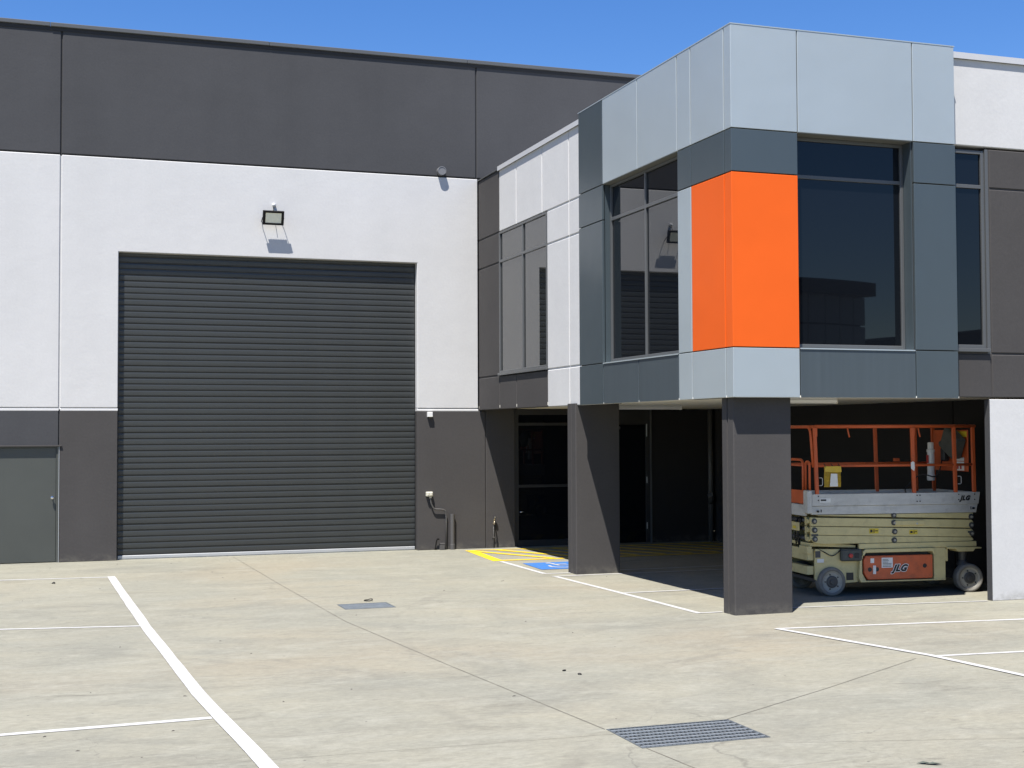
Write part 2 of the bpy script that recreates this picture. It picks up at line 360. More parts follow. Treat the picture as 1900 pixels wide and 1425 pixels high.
line([(-9, -2.40), (-1.917, -2.812), (-0.30, -2.955)], 0.075)
line([(-9, -7.6), (-1.757, -8.575), (-0.17, -8.87)], 0.075)
line([(-9, -14.9), (-1.593, -14.61), (0.02, -14.53)], 0.085)
# shared zone hatching and the accessible bay
line([(6.62, -0.40), (6.455, -2.66)], 0.20, M_YPAINT)
line([(6.56, -0.46), (12.0, -0.46)], 0.10, M_YPAINT, 0.006)
line([(6.50, -2.60), (12.0, -2.72)], 0.14, M_YPAINT, 0.006)
for k in range(10):
    x = 6.58+k*0.56
    line([(x, -0.52), (x+0.98, -2.52)] if x+0.98 < 12 else [(x, -0.52), (12.0, -0.52-(12-x)*2.04)], 0.15, M_YPAINT, 0.008)
line([(6.475, -2.74), (6.463, -5.0)], 0.085)
line([(6.45, -5.02), (6.90, -5.05)], 0.07, z=0.006)
flat('accessible_bay_panel', [(6.70, -3.25), (7.86, -3.25), (7.86, -4.40), (6.64, -4.40)], M_BPAINT, ground, 0.006)
# wheelchair symbol (seen from the -x side): wheel arc, back, seat and head
def sym(u, v): return (6.93+0.55*u, -4.20+0.80*v)
arc = [sym(0.42+0.36*math.cos(a), 0.30+0.30*math.sin(a)) for a in [math.radians(150+i*12) for i in range(21)]]
strip('symbol_wheel', arc, 0.055, M_WPAINT, ground, 0.010)
strip('symbol_body', [sym(0.38, 0.86), sym(0.42, 0.42), sym(0.86, 0.42), sym(1.02, 0.06), sym(1.16, 0.10)], 0.065, M_WPAINT, ground, 0.012)
strip('symbol_arm', [sym(0.42, 0.64), sym(0.78, 0.64)], 0.055, M_WPAINT, ground, 0.014)
flat('symbol_head', [sym(0.36+0.10*math.cos(i*math.pi/6), 0.98+0.07*math.sin(i*math.pi/6)) for i in range(12)], M_WPAINT, ground, 0.010)
line([(6.48, -5.48), (6.57, -7.90), (6.625, -10.24)], 0.085)
line([(6.42, -5.46), (12.0, -5.44)], 0.06, z=0.006)
line([(7.70, -4.92), (12.0, -4.93)], 0.06, z=0.006)
line([(6.60, -7.90), (9.4, -7.90)], 0.06, z=0.006)
line([(6.60, -10.21), (6.95, -10.225)], 0.06, z=0.006)
line([(7.86, -10.16), (10.82, -10.50)], 0.05, z=0.006)
line([(6.84, -11.765), (7.36, -14.0), (7.47, -15.3), (7.62, -18)], 0.085, z=0.008)
line([(6.86, -11.76), (10.08, -12.11), (14, -12.4)], 0.075)
line([(7.33, -14.02), (8.43, -14.105), (14, -14.4)], 0.075)
# saw cuts
for pts, wd in (([(2.09, -0.03), (2.15, -5.0), (2.235, -9.34), (2.55, -12.9), (2.86, -16.02)], 0.010), ([(2.90, -16.71), (3.02, -17.9), (3.2, -20)], 0.010),
                ([(3.90, -16.03), (5.4, -15.15), (7.116, -14.075)], 0.008), ([(-2, -16.0), (0.78, -16.134), (2.86, -16.20)], 0.004), ([(3.94, -16.9), (5.7, -17.38), (9, -18)], 0.004), ([(-6, -13.0), (1.398, -13.236), (2.56, -13.46)], 0.003)):
    strip('saw_cut', pts, wd, M_JOINT, ground, 0.003)

# ------------------------------------------------------------------ warehouse (roller door wall, y = 0)
wh = thing('warehouse_building', 'charcoal and pale grey precast warehouse with a tall dark roller door', 'building', (2.8, 0.0, 0))
G = 0.009
def pan(outline, m, parent, plane='y', at=0.0, thick=0.17, bevel=0.007, name='wall_panel'):
    if plane == 'y': return prism(name, outline, 'y', at, at+thick, m, parent, bevel)
    return prism(name, outline, 'x', at, at+thick, m, parent, bevel)
def rect(a0, a1, b0, b1, g=G): return [(a0+g, b0+g), (a1-g, b0+g), (a1-g, b1-g), (a0+g, b1-g)]
ZL, ZP, ZF = 2.733, 7.402, 9.70
DW, DH = 5.675, 5.660
X1, X2 = -1.015, 6.903
# upper dark band
for a0, a1 in ((-9.1, X1), (X1, X2), (X2, 14.6)): pan(rect(a0, a1, ZP, ZF, 0.012), M_DARK, wh, bevel=0.012)
# pale band
pan(rect(-9.1, X1, ZL+0.045, ZP, 0.012), M_LIGHT, wh, bevel=0.012)
pan([(X1+.012, ZL+.057), (0, ZL+.057), (0, DH), (DW, DH), (DW, ZL+.057), (6.928, ZL+.057), (6.928, ZP-.012), (X1+.012, ZP-.012)], M_LIGHT, wh, bevel=0.010)
for a0, a1 in ((-9.1, X1), (X1, 0), (DW, X2)):
    o = prism('drip_ledge', [(-0.0, ZL), (0.17, ZL), (0.17, ZL+.055), (0.03, ZL+.055), (0.0, ZL+.028)], 'x', a0+(0.012 if a0 != DW else 0), (6.928 if a1 == X2 else a1-(0.012 if a1 != 0 else 0)), M_LIGHT, wh)
# lower dark band
pan([(-9.1, 0.0), (-2.31, 0.0), (-2.31, 2.10), (X1-.012, 2.10), (X1-.012, ZL-.004), (-9.1, ZL-.004)], M_DARK, wh, bevel=0.008)
pan([(X1+.010, 0), (0, 0), (0, ZL-.004), (X1+.010, ZL-.004)], M_BROWN, wh, bevel=0.008)
pan([(DW, 0), (7.075, 0), (7.075, ZL-.004), (DW, ZL-.004)], M_BROWN, wh, bevel=0.008)
pan([(7.092, 0), (7.70, 0), (7.70, 2.775), (7.092, 2.775)], M_BROWN, wh, bevel=0.008)
# wall core behind the joints
box('wall_core', -9.1, -2.32, 0.012, 0.30, 0, 2.72, M_DARK, wh); box('wall_core', X1-.004, -0.02, 0.02, 0.32, 0, ZL, M_DARK, wh); box('wall_core', DW+.02, 7.70, 0.02, 0.32, 0, ZL+.02, M_BROWN, wh)
box('wall_core', -9.1, -0.02, 0.022, 0.30, ZL+.024, ZP-.03, M_LIGHT, wh); box('wall_core', DW+.02, X2, 0.022, 0.30, ZL+.024, ZP-.03, M_LIGHT, wh)
box('wall_core', -9.1, 14.6, 0.025, 0.31, ZP-.029, ZF, M_GAP, wh)
box('wall_core', -0.02, DW+.02, 0.18, 0.60, DH+.02, ZP-.03, M_GAP, wh)
for k in range(6):
    dz = random.uniform(-.003, .003); box('capping', -9.15+k*3.967, -9.15+(k+1)*3.967-.004, -0.045+random.uniform(-.003, .003), 0.35, ZF+.022+dz, ZF+0.098+dz, M_CAPD, wh, 0.008)
box('capping_shadow_line', -9.15, 14.65, -0.012, 0.012, ZF-.045, ZF+.021, M_GAP, wh)  # near-black strip drawn in as the shadow line under the capping
box('roof', -9.1, 14.6, 0.36, 40, 9.2, 9.5, M_CAPL, wh)
box('side_wall', -9.4, -9.11, 0.0, 40, 0, 9.6, M_DARK, wh); box('side_wall', 14.61, 14.9, 0.4, 40, 0, 9.6, M_DARK, wh); box('rear_wall', -9.1, 14.6, 40.01, 40.3, 0, 9.6, M_DARK, wh)
# roller door
RD = bpy.data.objects.new('roller_door', None); COL.objects.link(RD); RD.parent = wh; ORG[RD] = ORG[wh]
RD['label'] = 'dark grey steel roller shutter door, fully closed'
prof = [(0.0, 0.020), (0.0015, 0.000), (0.012, -0.004), (0.0135, 0.018), (0.0175, 0.020), (0.019, -0.002), (0.050, -0.005), (0.085, -0.006), (0.108, -0.003), (0.1095, 0.018), (0.1125, 0.020)]
bm = bmesh.new()
A_ = [bm.verts.new((0.02, 0.155+y, z)) for z, y in prof]; B_ = [bm.verts.new((DW-0.02, 0.155+y, z)) for z, y in prof]
for i in range(len(prof)-1): bm.faces.new((A_[i], B_[i], B_[i+1], A_[i+1]))
PITCHZ = 0.1125; NS = 50
first = finish('slat', bm, M_SLAT, RD)
first.location.z = 0.075
for i in range(1, NS):
    o = first.copy(); COL.objects.link(o); o.parent = RD; o.location = (random.uniform(-.002, .002), random.uniform(-.0015, .0015), 0.075+i*PITCHZ); o.rotation_euler = (random.uniform(-.012, .012), 0, 0)
bm = bmesh.new(); bm_box(bm, 0.02, DW-.02, 0.135, 0.175, 0.012, 0.072, 0.006); bm_box(bm, 0.02, DW-.02, 0.145, 0.165, 0.0, 0.014); finish('bottom_rail', bm, M_ALU, RD)
for x0, x1 in ((0.0, 0.07), (DW-.07, DW)): box('guide_channel', x0, x1, 0.165, 0.21, 0, DH, M_BLACKFRAME, RD, 0.004)
box('curtain_backing', 0, DW, 0.22, 0.26, 0, DH, M_GAP, RD)
# personnel door
PD = bpy.data.objects.new('door', None); COL.objects.link(PD); PD.parent = wh; ORG[PD] = ORG[wh]; PD['label'] = 'grey green metal personnel door with round knob'
box('door_leaf', -2.22, -1.062, 0.045, 0.09, 0.012, 2.062, M_DOOR, PD, 0.003)
boxes('door_frame', [(-2.30, -2.225, 0.02, 0.16, 0, 2.098), (-1.058, -1.018, 0.02, 0.16, 0, 2.098), (-2.225, -1.058, 0.02, 0.16, 2.065, 2.098)], M_DOOR, PD, 0.003)
box('edge_strip', -1.0175, -1.008, -0.008, 0.03, 0, 2.09, M_ALU, PD)
box('drip_flashing', -2.4, -0.965, -0.028, 0.03, 2.085, 2.112, M_BROWN, PD, 0.004)
lathe('knob', [(0.026, 0), (0.026, 0.008), (0.012, 0.012), (0.012, 0.035), (0.026, 0.045), (0.031, 0.06), (0.026, 0.074), (0.01, 0.079)], (-1.125, 0.045, 1.165), (0, -1, 0), M_CHROME, PD)
lathe('overflow_pipe', [(0.086, 0), (0.086, 0.125), (0.074, 0.126), (0.074, 0.118), (0.01, 0.118)], (6.16, 0.02, 7.505), (0, -1, 0), M_GREYPIPE, wh, 28)
# entrance glazing and door under the soffit
GD = bpy.data.objects.new('glazed_entrance', None); COL.objects.link(GD); GD.parent = wh; ORG[GD] = ORG[wh]; GD['label'] = 'dark framed glazed entrance under the soffit'
for n_, x0, x1, z0, z1 in (('pane', 7.79, 9.15, 0.13, 1.19), ('pane', 7.79, 9.15, 1.245, 2.44), ('pane', 7.79, 9.15, 2.50, 2.66)): box(n_, x0, x1, 0.07, 0.082, z0, z1, M_DGLASS, GD)
boxes('frame', [(7.702, 7.79, 0.03, 0.12, 0, 2.775), (9.15, 9.23, 0.03, 0.12, 0, 2.775), (7.79, 9.15, 0.03, 0.12, 0.0, 0.13), (7.79, 9.15, 0.035, 0.12, 1.19, 1.245), (7.79, 9.15, 0.035, 0.12, 2.44, 2.50), (7.79, 9.15, 0.03, 0.12, 2.66, 2.775)], M_BLACKFRAME, GD, 0.003)
tube('door_handle', [(7.815, 0.06, 0.70), (7.815, 0.02, 0.70), (7.92, 0.015, 0.70)], 0.008, M_CHROME, GD, 8)
ED = bpy.data.objects.new('exit_door', None); COL.objects.link(ED); ED.parent = wh; ORG[ED] = ORG[wh]; ED['label'] = 'dark hinged door with steel hinges under the soffit'
box('door_leaf', 9.75, 10.60, 0.055, 0.10, 0.015, 2.45, M_DGLASS, ED, 0.003)
boxes('frame', [(9.66, 9.745, 0.03, 0.12, 0, 2.775), (10.61, 10.70, 0.03, 0.12, 0, 2.775), (9.745, 10.61, 0.03, 0.12, 2.46, 2.775)], M_BLACKFRAME, ED, 0.003)
for z in (0.35, 1.30, 2.27): lathe('hinge', [(0.011, 0), (0.011, 0.13 if z < 2 else 0.26)], (10.62, 0.018, z-0.06), (0, 0, 1), M_ALU, ED, 8)
box('door_closer', 9.80, 10.02, 0.0, 0.05, 2.36, 2.42, M_STEELD, ED, 0.006)
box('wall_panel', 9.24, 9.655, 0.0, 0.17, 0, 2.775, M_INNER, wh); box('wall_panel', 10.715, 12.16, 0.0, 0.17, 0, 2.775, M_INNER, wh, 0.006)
box('corner_post', 10.70, 10.715, -0.03, 0.1, 0, 2.775, M_FRAME, wh)

# ------------------------------------------------------------------ office annex with clad corner
XB, XT, YT, XR = 6.938, 6.864, -10.735, 10.235
zt, z1, z2, z3, z4, z5 = 7.470, 6.140, 5.590, 3.372, 2.737, 7.345
YC = -10.50; SOF = 2.780
of = thing('office_annex', 'two storey pale grey office annex with silver, slate and orange clad corner box', 'building', (9.5, -5.3, 0))
def pB(a0, a1, b0, b1, m): pan(rect(a0, a1, b0, b1, 0.014), m, of, 'x', XB, 0.13, 0.009)
Y_W0, Y_W1 = -3.925, -1.325
for b0, b1 in ((z4, 3.392), (3.392, 5.558), (5.558, 6.14), (6.14, z5)): pB(Y_W1, -0.012, b0, b1, M_BROWN)
pB(-2.30, Y_W1, z4, 3.392, M_BROWN); pB(Y_W0, -2.30, z4, 3.392, M_BROWN)
for a0, a1 in ((-2.32, Y_W1), (-3.69, -2.32), (-4.97, -3.69), (-5.60, -4.97)): pB(a0, a1, 6.14, z5, M_LIGHT)
for a0, a1 in ((-4.97, Y_W0), (-5.60, -4.97)):
    for b0, b1 in ((z4, 3.392), (3.392, 5.558), (5.558, 6.14)): pB(a0, a1, b0, b1, M_LIGHT)
boxes('wall_core', [(XB+.014, XB+.30, -5.6, Y_W0, z4+.02, z5), (XB+.014, XB+.30, Y_W0, Y_W1, 6.16, z5)], M_LIGHT, of)
boxes('wall_core', [(XB+.014, XB+.30, Y_W1, -0.014, z4+.02, z5-.01), (XB+.014, XB+.30, Y_W0, Y_W1, z4+.02, 3.37)], M_BROWN, of)
prism('parapet_capping', [(XB-.035, z5-.03), (XB-.028, z5-.03), (XB-.028, z5+.01), (XB+.35, z5+.01), (XB+.35, z5+.055), (XB-.035, z5+.055)], 'y', -5.60, Y_W1, M_CAPL, of)
box('parapet_capping', XB-.02, XB+.35, Y_W1+.002, -0.014, z5-.0, z5+.02, M_CAPD, of)
def window(label, plane, at, a0, a1, b0, b1, mull, trans, fw=0.05, sill=None, parent=None, gm=M_GLASS):
    """plane 'x': a = y range, looking from -x;  plane 'y': a = x range, looking from -y"""
    W = bpy.data.objects.new('window', None); COL.objects.link(W); W.parent = parent or of; ORG[W] = ORG[parent or of]; W['label'] = label
    def B(lo, hi, z0_, z1_, d0, d1):
        return (at+d0, at+d1, lo, hi, z0_, z1_) if plane == 'x' else (lo, hi, at+d0, at+d1, z0_, z1_)
    boxes('frame', [B(a0, a0+fw, b0, b1, -.03, .05), B(a1-fw, a1, b0, b1, -.03, .05), B(a0+fw, a1-fw, b0, b0+fw, -.03, .05), B(a0+fw, a1-fw, b1-fw, b1, -.03, .05)], M_FRAME, W, 0.004)
    for mu in mull: box('mullion', *B(mu-.022, mu+.022, b0+fw, b1-fw, -.028, .05), M_FRAME, W, 0.004)
    ca = [a0+fw]+sorted(mull)+[a1-fw]; cb = [b0+fw]+sorted(trans)+[b1-fw]
    for i in range(len(ca)-1):
        lo = ca[i]+(.022 if i else 0); hi = ca[i+1]-(.022 if i+2 < len(ca) else 0)
        for t in trans: box('transom', *B(lo, hi, t-.025, t+.025, -.026, .05), M_FRAME, W, 0.004)
        for j in range(len(cb)-1):
            box('pane', *B(lo, hi, cb[j]+(.025 if j else 0), cb[j+1]-(.025 if j+2 < len(cb) else 0), 0, .012), gm, W)
    if sill: box('sill', *B(a0-.02, a1+.02, b0-.05, b0-.002, *sill), M_FRAME, W, 0.004)
    return W
window('grey framed four pane window in the pale panel wall beside the roller door', 'x', XB+.022, Y_W0+.005, Y_W1-.005, 3.44, 6.135, [-2.66], [5.572], 0.038, (-.06, .06), None, M_GLASSB)
# clad corner box
CT = 0.04
def clad_s(y0, y1, b0, b1, m, lab=None):
    o = box('cladding_panel', XT, XT+CT, y0+.011, y1-.011, b0+.007, b1-.007, m, of, 0.004)
    if lab: o['label'] = lab
def clad_f(x0, x1, b0, b1, m): box('cladding_panel', x0+.007, x1-.007, YT, YT+CT, b0+.007, b1-.007, m, of, 0.004)
YA, YBs, YCs, YD, YE, YF = -5.583, -6.573, -7.88, -9.19, -9.605, -10.545
XF, XG = 7.822, 9.565
for b0, b1 in ((z1, zt), (z2, z1), (z3, z2), (z4, z3)): clad_s(YBs, YA, b0, b1, M_CLD)
for y0, y1 in ((YCs, YBs), (YD, YCs), (YE, YD), (YF, YE)): clad_s(y0, y1, z1, zt, M_CLG)
clad_s(YE, YD, z2, z1, M_CLD); clad_s(YF, YE, z2, z1, M_CLD)
clad_s(YE, YD, z3, z2, M_CLG); clad_s(YF, YE, z3, z2, M_CLO, 'orange side cladding panel')
clad_s(YCs, YBs, z4, z3, M_CLDS); clad_s(YD, YCs, z4, z3, M_CLDS); clad_s(YE, YD, z4, z3, M_CLG); clad_s(YF, YE, z4, z3, M_CLG)
for b0, b1, m in ((z1, zt, M_CLG), (z2, z1, M_CLD), (z3, z2, M_CLO), (z4, z3, M_CLG)):
    o = prism('cladding_panel', [(XT, YF-.011), (XT, YT), (XF-.007, YT), (XF-.007, YT+CT), (XT+CT, YT+CT), (XT+CT, YF-.011)], 'z', b0+.007, b1-.007, m, of, 0.004)
    if m is M_CLO: o['label'] = 'orange corner cladding panel'
clad_f(XF, XG, z1, zt, M_CLG); clad_f(XG, XR, z1, zt, M_CLG)
for b0, b1 in ((z2, z1), (z3, z2), (z4, z3)): clad_f(XG, XR, b0, b1, M_CLD)
clad_f(XF, XG, z4, z3, M_CLDS)
for b0, b1, m in ((z1, zt, M_CLG), (z4, z1, M_CLD)): box('cladding_return', XR-.044, XR-.004, YT+CT+.001, YC+.02, b0+.006, b1-.006, m, of)
# carcass behind the cladding (joints read dark)
boxes('box_carcass', [(XT+CT+.001, XT+.30, YBs+.001, YA, z4+.01, zt-.01), (XT+CT+.001, XT+.10, YD, YBs, z4+.01, z3-.01), (XT+CT+.001, XT+.10, YD, YBs, z1+.01, zt-.01), (XT+CT+.001, XT+.30, YT+.31, YD-.001, z4+.01, zt-.01),
      (XT+CT+.001, XF-.001, YT+CT+.001, YT+.30, z4+.01, zt-.01), (XF, XG, YT+CT+.001, YT+.12, z4+.01, z3-.01), (XF, XG, YT+CT+.001, YT+.12, z1+.01, zt-.01), (XG+.001, XR-.046, YT+CT+.001, YC+.02, z4+.01, zt-.01)], M_GAP, of)
box('box_roof', XT+.02, XR-.02, YT+.05, YA-.02, 7.30, 7.36, M_CAPL, of)
prism('top_flashing', [(XT-.004, YA), (XT-.004, YT-.004), (XR+.002, YT-.004), (XR+.002, YT+.20), (XT+.20, YT+.20), (XT+.20, YA)], 'z', zt-.008, zt+.006, M_CLG, of)
# reveals of the two clad windows
RS, RF = 0.155, 0.235
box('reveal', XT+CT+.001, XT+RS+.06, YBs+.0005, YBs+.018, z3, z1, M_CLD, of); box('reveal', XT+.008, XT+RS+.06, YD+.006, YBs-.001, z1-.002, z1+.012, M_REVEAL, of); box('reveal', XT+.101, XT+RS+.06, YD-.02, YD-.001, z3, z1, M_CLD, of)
prism('sill_flashing', [(XT-.012, z3-.012), (XT-.012, z3+.004), (XT+RS+.05, z3+.020), (XT+RS+.05, z3-.004), (XT+.0, z3-.004), (XT-.006, z3-.012)], 'y', YD+.006, YBs-.001, M_CLG, of)
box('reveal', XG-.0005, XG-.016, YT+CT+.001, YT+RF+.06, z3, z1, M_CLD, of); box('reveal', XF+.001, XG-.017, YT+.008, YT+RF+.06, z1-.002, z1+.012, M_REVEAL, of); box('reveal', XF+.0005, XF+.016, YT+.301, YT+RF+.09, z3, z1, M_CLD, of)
prism('sill_flashing', [(YT-.012, z3-.012), (YT-.012, z3+.004), (YT+RF+.05, z3+.020), (YT+RF+.05, z3-.004), (YT, z3-.004), (YT-.006, z3-.012)], 'x', XF+.001, XG-.017, M_CLG, of)
window('dark four pane window recessed in the left face of the clad corner box', 'x', XT+RS, YD+.001, YBs-.002, z3+.022, z1-.004, [-7.86], [z2+.01], 0.040, None, None, M_GLASSS)
window('tall dark two pane window recessed in the front face of the clad corner box', 'y', YT+RF, XF+.02, XG-.018, z3+.022, z1-.004, [], [z2+.03], 0.046)
# front wall beside the box (y = YC)
def pC(a0, a1, b0, b1, m): pan(rect(a0, a1, b0, b1, 0.012), m, of, 'y', YC, 0.13, 0.009)
XW = 10.90
for a0, a1 in ((XR-.3, 13.2), (13.2, 18.9)):
    pC(a0, a1, 6.19, z5+.06, M_LIGHT)
XS = 10.95
for a0, a1 in ((XS, 13.2), (13.2, 18.9)):
    for b0, b1 in ((z4+.015, 3.36), (3.36, 5.63), (5.63, 6.18)): pC(a0, a1, b0, b1, M_BROWN)
pC(XR-.3, XS, z4+.015, 3.36, M_BROWN)
for a0, a1 in ((XW, 13.2), (13.2, 18.9)):
    o = prism('wall_panel', [(a0, 0), (a1-.008, 0), (a1-.008, z4), (a0, z4)], 'y', YC, YC+.11, [M_LIGHT, M_DARK], of, 0.006)
    if a0 == XW:
        for f in o.data.polygons:
            if f.normal.x < -0.5: f.material_index = 1
boxes('wall_core', [(XR-.3, 18.9, YC+.014, YC+.30, 6.20, z5+.04)], M_LIGHT, of)
boxes('wall_core', [(XS-.0, 18.9, YC+.014, YC+.30, z4+.03, 6.17), (XR-.3, XS-.001, YC+.014, YC+.30, z4+.03, 3.42), (XW+.4, 18.9, YC+.111, YC+.30, 0, z4+.02)], M_BROWN, of)
prism('parapet_capping', [(YC-.035, z5+.04), (YC-.028, z5+.04), (YC-.028, z5+.08), (YC+.35, z5+.08), (YC+.35, z5+.125), (YC-.035, z5+.125)], 'x', XR+.003, 18.9, M_CAPL, of)
window('narrow dark window partly hidden behind the clad box, in the charcoal front wall', 'y', YC+.06, XR-.28, XS-.055, 3.43, 6.15, [], [5.65], 0.05, (-.10, .05))
box('window_trim', XS-.053, XS-.003, YC+.012, YC+.10, 3.36, 6.17, M_FRAME, of)
# columns
def column(x0, x1, y0, y1, lab):
    n_ = (y0+y1)/2
    o = prism('column', [(x0, y0+.012), (x0+.012, y0), (x1-.008, y0), (x1, y0+.008), (x1, y1), (x0, y1), (x0, n_+.03), (x0+.018, n_+.022), (x0+.018, n_+.004), (x0, n_-.004)], 'z', 0, SOF-.002, M_BROWN, of)
    o['label'] = lab
column(6.945, 7.772, -10.572, -10.272, 'charcoal precast column under the outer corner of the clad box')
column(6.905, 7.680, -5.300, -4.945, 'charcoal precast column midway under the annex, half in shade')
# soffit, undercroft side wall, roof, hidden faces
prism('soffit', [(XB+.005, -.004), (XB+.005, YA), (XT+.045, YA), (XT+.045, YT+.045), (XR-.05, YT+.045), (XR-.05, YC+.14), (12.16, YC+.14), (12.16, -.004)], 'z', SOF, SOF+.05, M_SOFFIT, of)
box('soffit_edge', XT+.005, XT+.044, YT+.05, YA-.005, z4+.006, z4+.03, M_SOFFIT, of); box('soffit_edge', XT+.05, XR, YT+.005, YT+.044, z4+.005, z4+.03, M_SOFFIT, of)
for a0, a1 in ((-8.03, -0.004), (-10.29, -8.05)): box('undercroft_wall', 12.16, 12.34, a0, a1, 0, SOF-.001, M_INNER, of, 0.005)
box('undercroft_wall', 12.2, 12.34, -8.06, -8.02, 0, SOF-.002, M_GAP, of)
box('roof', XB+.31, 18.9, YC+.31, -0.02, 7.05, 7.12, M_CAPL, of)
box('side_wall', 18.91, 19.1, YC, -0.02, 0, 7.3, M_LIGHT, of)
box('floor_slab', XB+.31, 18.8, YC+.31, -0.02, 2.86, 3.0, M_GAP, of)

# ------------------------------------------------------------------ small fittings
fl = thing('floodlight', 'black framed LED floodlight on a bracket above the roller door', 'floodlight', (2.81, 0, 6.39))
tilt = Matrix.Translation((2.805, -0.19, 6.39)) @ Matrix.Rotation(math.radians(18), 4, 'X')
def tilted(bm): bmesh.ops.transform(bm, matrix=tilt, verts=bm.verts)
bm = bmesh.new()
for b in ((-.20,.20,-.03,.03,.094,.135), (-.20,.20,-.03,.03,-.135,-.094), (-.20,-.150,-.03,.03,-.094,.094), (.150,.20,-.03,.03,-.094,.094), (-.15,.15,.0,.03,-.094,.094)): bm_box(bm, *b, 0.004)
for k in range(7): bm_box(bm, -.15+k*.048, -.142+k*.048, .03, .055, -.11, .11)
tilted(bm); finish('body', bm, M_BLACKPL, fl)
bm = bmesh.new(); bm_box(bm, -.149, .149, -.022, -.001, -.093, .093); tilted(bm); finish('lens', bm, M_LENS, fl)
for s in (-1, 1): tube('bracket_arm', [(2.805+s*.185, 0.0, 6.33), (2.805+s*.203, -.05, 6.33), (2.805+s*.203, -.19, 6.39)], 0.007, M_BLACKPL, fl, 6)
tube('cable', arc_pts([(2.805, -.14, 6.45), (2.82, -.06, 6.52), (2.84, -.05, 6.60), (2.845, -.02, 6.66)], .05), 0.006, M_BLACKPL, fl, 6)
lathe('cable_gland', [(.03, 0), (.034, .02), (.034, .06), (.012, .075)], (2.845, 0.0, 6.675), (0, -1, -.3), M_WHITEPL, fl, 14)
sb = thing('sensor_box', 'small white square box fixed high beside the roller door', 'sensor', (5.92, 0, 2.62))
box('housing', 5.865, 5.967, -0.075, 0.0, 2.615, 2.715, M_WHITEPL, sb, 0.006); box('cover_seam', 5.868, 5.964, -0.0765, -0.0745, 2.622, 2.626, M_CREAMPL, sb)
po = thing('power_outlet', 'cream weatherproof power outlet with curved conduit beside the roller door', 'power outlet', (5.93, 0, 0))
box('outlet_box', 5.835, 5.965, -0.085, 0.0, 1.055, 1.145, M_CREAMPL, po, 0.010); boxes('socket_flap', [(5.848, 5.893, -.094, -.084, 1.075, 1.135), (5.905, 5.952, -.094, -.084, 1.075, 1.135)], M_CREAMPL, po, 0.004)
box('conduit_gland', 5.905, 5.945, -0.06, -.02, 1.015, 1.056, M_CREAMPL, po, 0.006)
tube('conduit', arc_pts([(5.925, -.045, 1.02), (5.93, -.045, 0.93), (5.99, -.05, 0.80), (6.10, -.05, 0.80), (6.235, -.045, 0.78), (6.25, -.035, 0.62), (6.25, -.03, 0.0)], .09, 8), 0.016, M_STEELD, po, 10)
tube('conduit_saddle', [(6.25, -.03, .63), (6.25, -.03, .655)], 0.021, M_STEELD, po, 10)
box('ground_box', 6.11, 6.205, -.09, 0.0, 0.0, .118, M_STEELD, po, .006); box('ground_box_lid', 6.105, 6.21, -.095, 0.0, .119, .13, M_STEELD, po, .003)
sp = thing('pipe_stub', 'thick painted upright pipe stub at the wall beside the conduit', 'pipe', (6.37, -.05, 0))
lathe('pipe', [(.052, 0), (.052, .10), (.045, .105), (.045, .66), (.046, .665), (.046, .70), (.036, .70), (.036, .69), (.005, .69)], (6.37, -.05, 0), (0, 0, 1), M_STEELD, sp, 18)
cs = thing('cable_stub', 'short bent black cable stub rising from the ground beside the roller door', 'cable', (6.03, -.03, 0))
tube('cable', arc_pts([(6.02, -.03, 0), (6.035, -.035, .10), (6.05, -.05, .20), (6.075, -.07, .235), (6.09, -.06, .20)], .05), [.014]*19, M_BLACKPL, cs, 8) if False else tube('cable', arc_pts([(6.02, -.03, 0), (6.035, -.035, .10), (6.05, -.05, .20), (6.075, -.07, .235), (6.09, -.06, .20)], .05), 0.013, M_BLACKPL, cs, 8)
tp = thing('garden_tap', 'brass garden tap on a thin riser pipe against the charcoal wall', 'tap', (7.25, -.05, 0))
tube('riser', [(7.235, -.03, 0), (7.235, -.03, .50)], .010, M_STEELD, tp, 8); box('pipe_clip', 7.215, 7.255, -.045, 0, .20, .222, M_STEELD, tp, .003)
lathe('tap_body', [(.016, 0), (.018, .02), (.014, .03), (.014, .07), (.02, .075), (.02, .10), (.010, .105), (.008, .14)], (7.235, -.03, .48), (.12, -.25, 1), M_BRASS, tp, 14)
tube('spout', arc_pts([(7.24, -.045, .53), (7.225, -.11, .535), (7.222, -.125, .46)], .03), .013, M_BRASS, tp, 10)
lathe('hose_fitting', [(.022, 0), (.022, .035), (.016, .04), (.016, .10), (.012, .11)], (7.222, -.125, .47), (0, 0, -1), M_BLACKPL, tp, 12)
lathe('tap_handle', [(.010, 0), (.030, .004), (.030, .016), (.010, .02)], (7.252, -.067, .615), (.1, -.2, 1), M_CHROME, tp, 14)
dp = thing('downpipe', 'dark drainage downpipe in the far corner of the shaded undercroft', 'pipe', (12.05, -.10, 0))
tube('pipe', [(12.05, -.08, 0), (12.05, -.08, SOF-.004)], .055, M_STEELD, dp, 14); tube('branch', arc_pts([(12.05, -.08, .80), (12.02, -.16, .95), (11.97, -.20, .98)], .05), .06, M_STEELD, dp, 12)
def batten(x0, x1, y, lab):
    b = thing('batten_light', lab, 'light', ((x0+x1)/2, y, SOF-.08), group='batten lights under the soffit')
    box('housing', x0, x1, y-.035, y+.035, SOF-.03, SOF-.002, M_WHITEPL, b, .004)
    prism('diffuser', [(y-.05, SOF-.031), (y+.05, SOF-.031), (y+.042, SOF-.068), (y+.02, SOF-.082), (y-.02, SOF-.082), (y-.042, SOF-.068)], 'x', x0+.012, x1-.012, M_WHITEPL, b)
    for x in (x0, x1-.012): box('end_cap', x, x+.011, y-.055, y+.055, SOF-.086, SOF-.030, M_CREAMPL, b, .003)
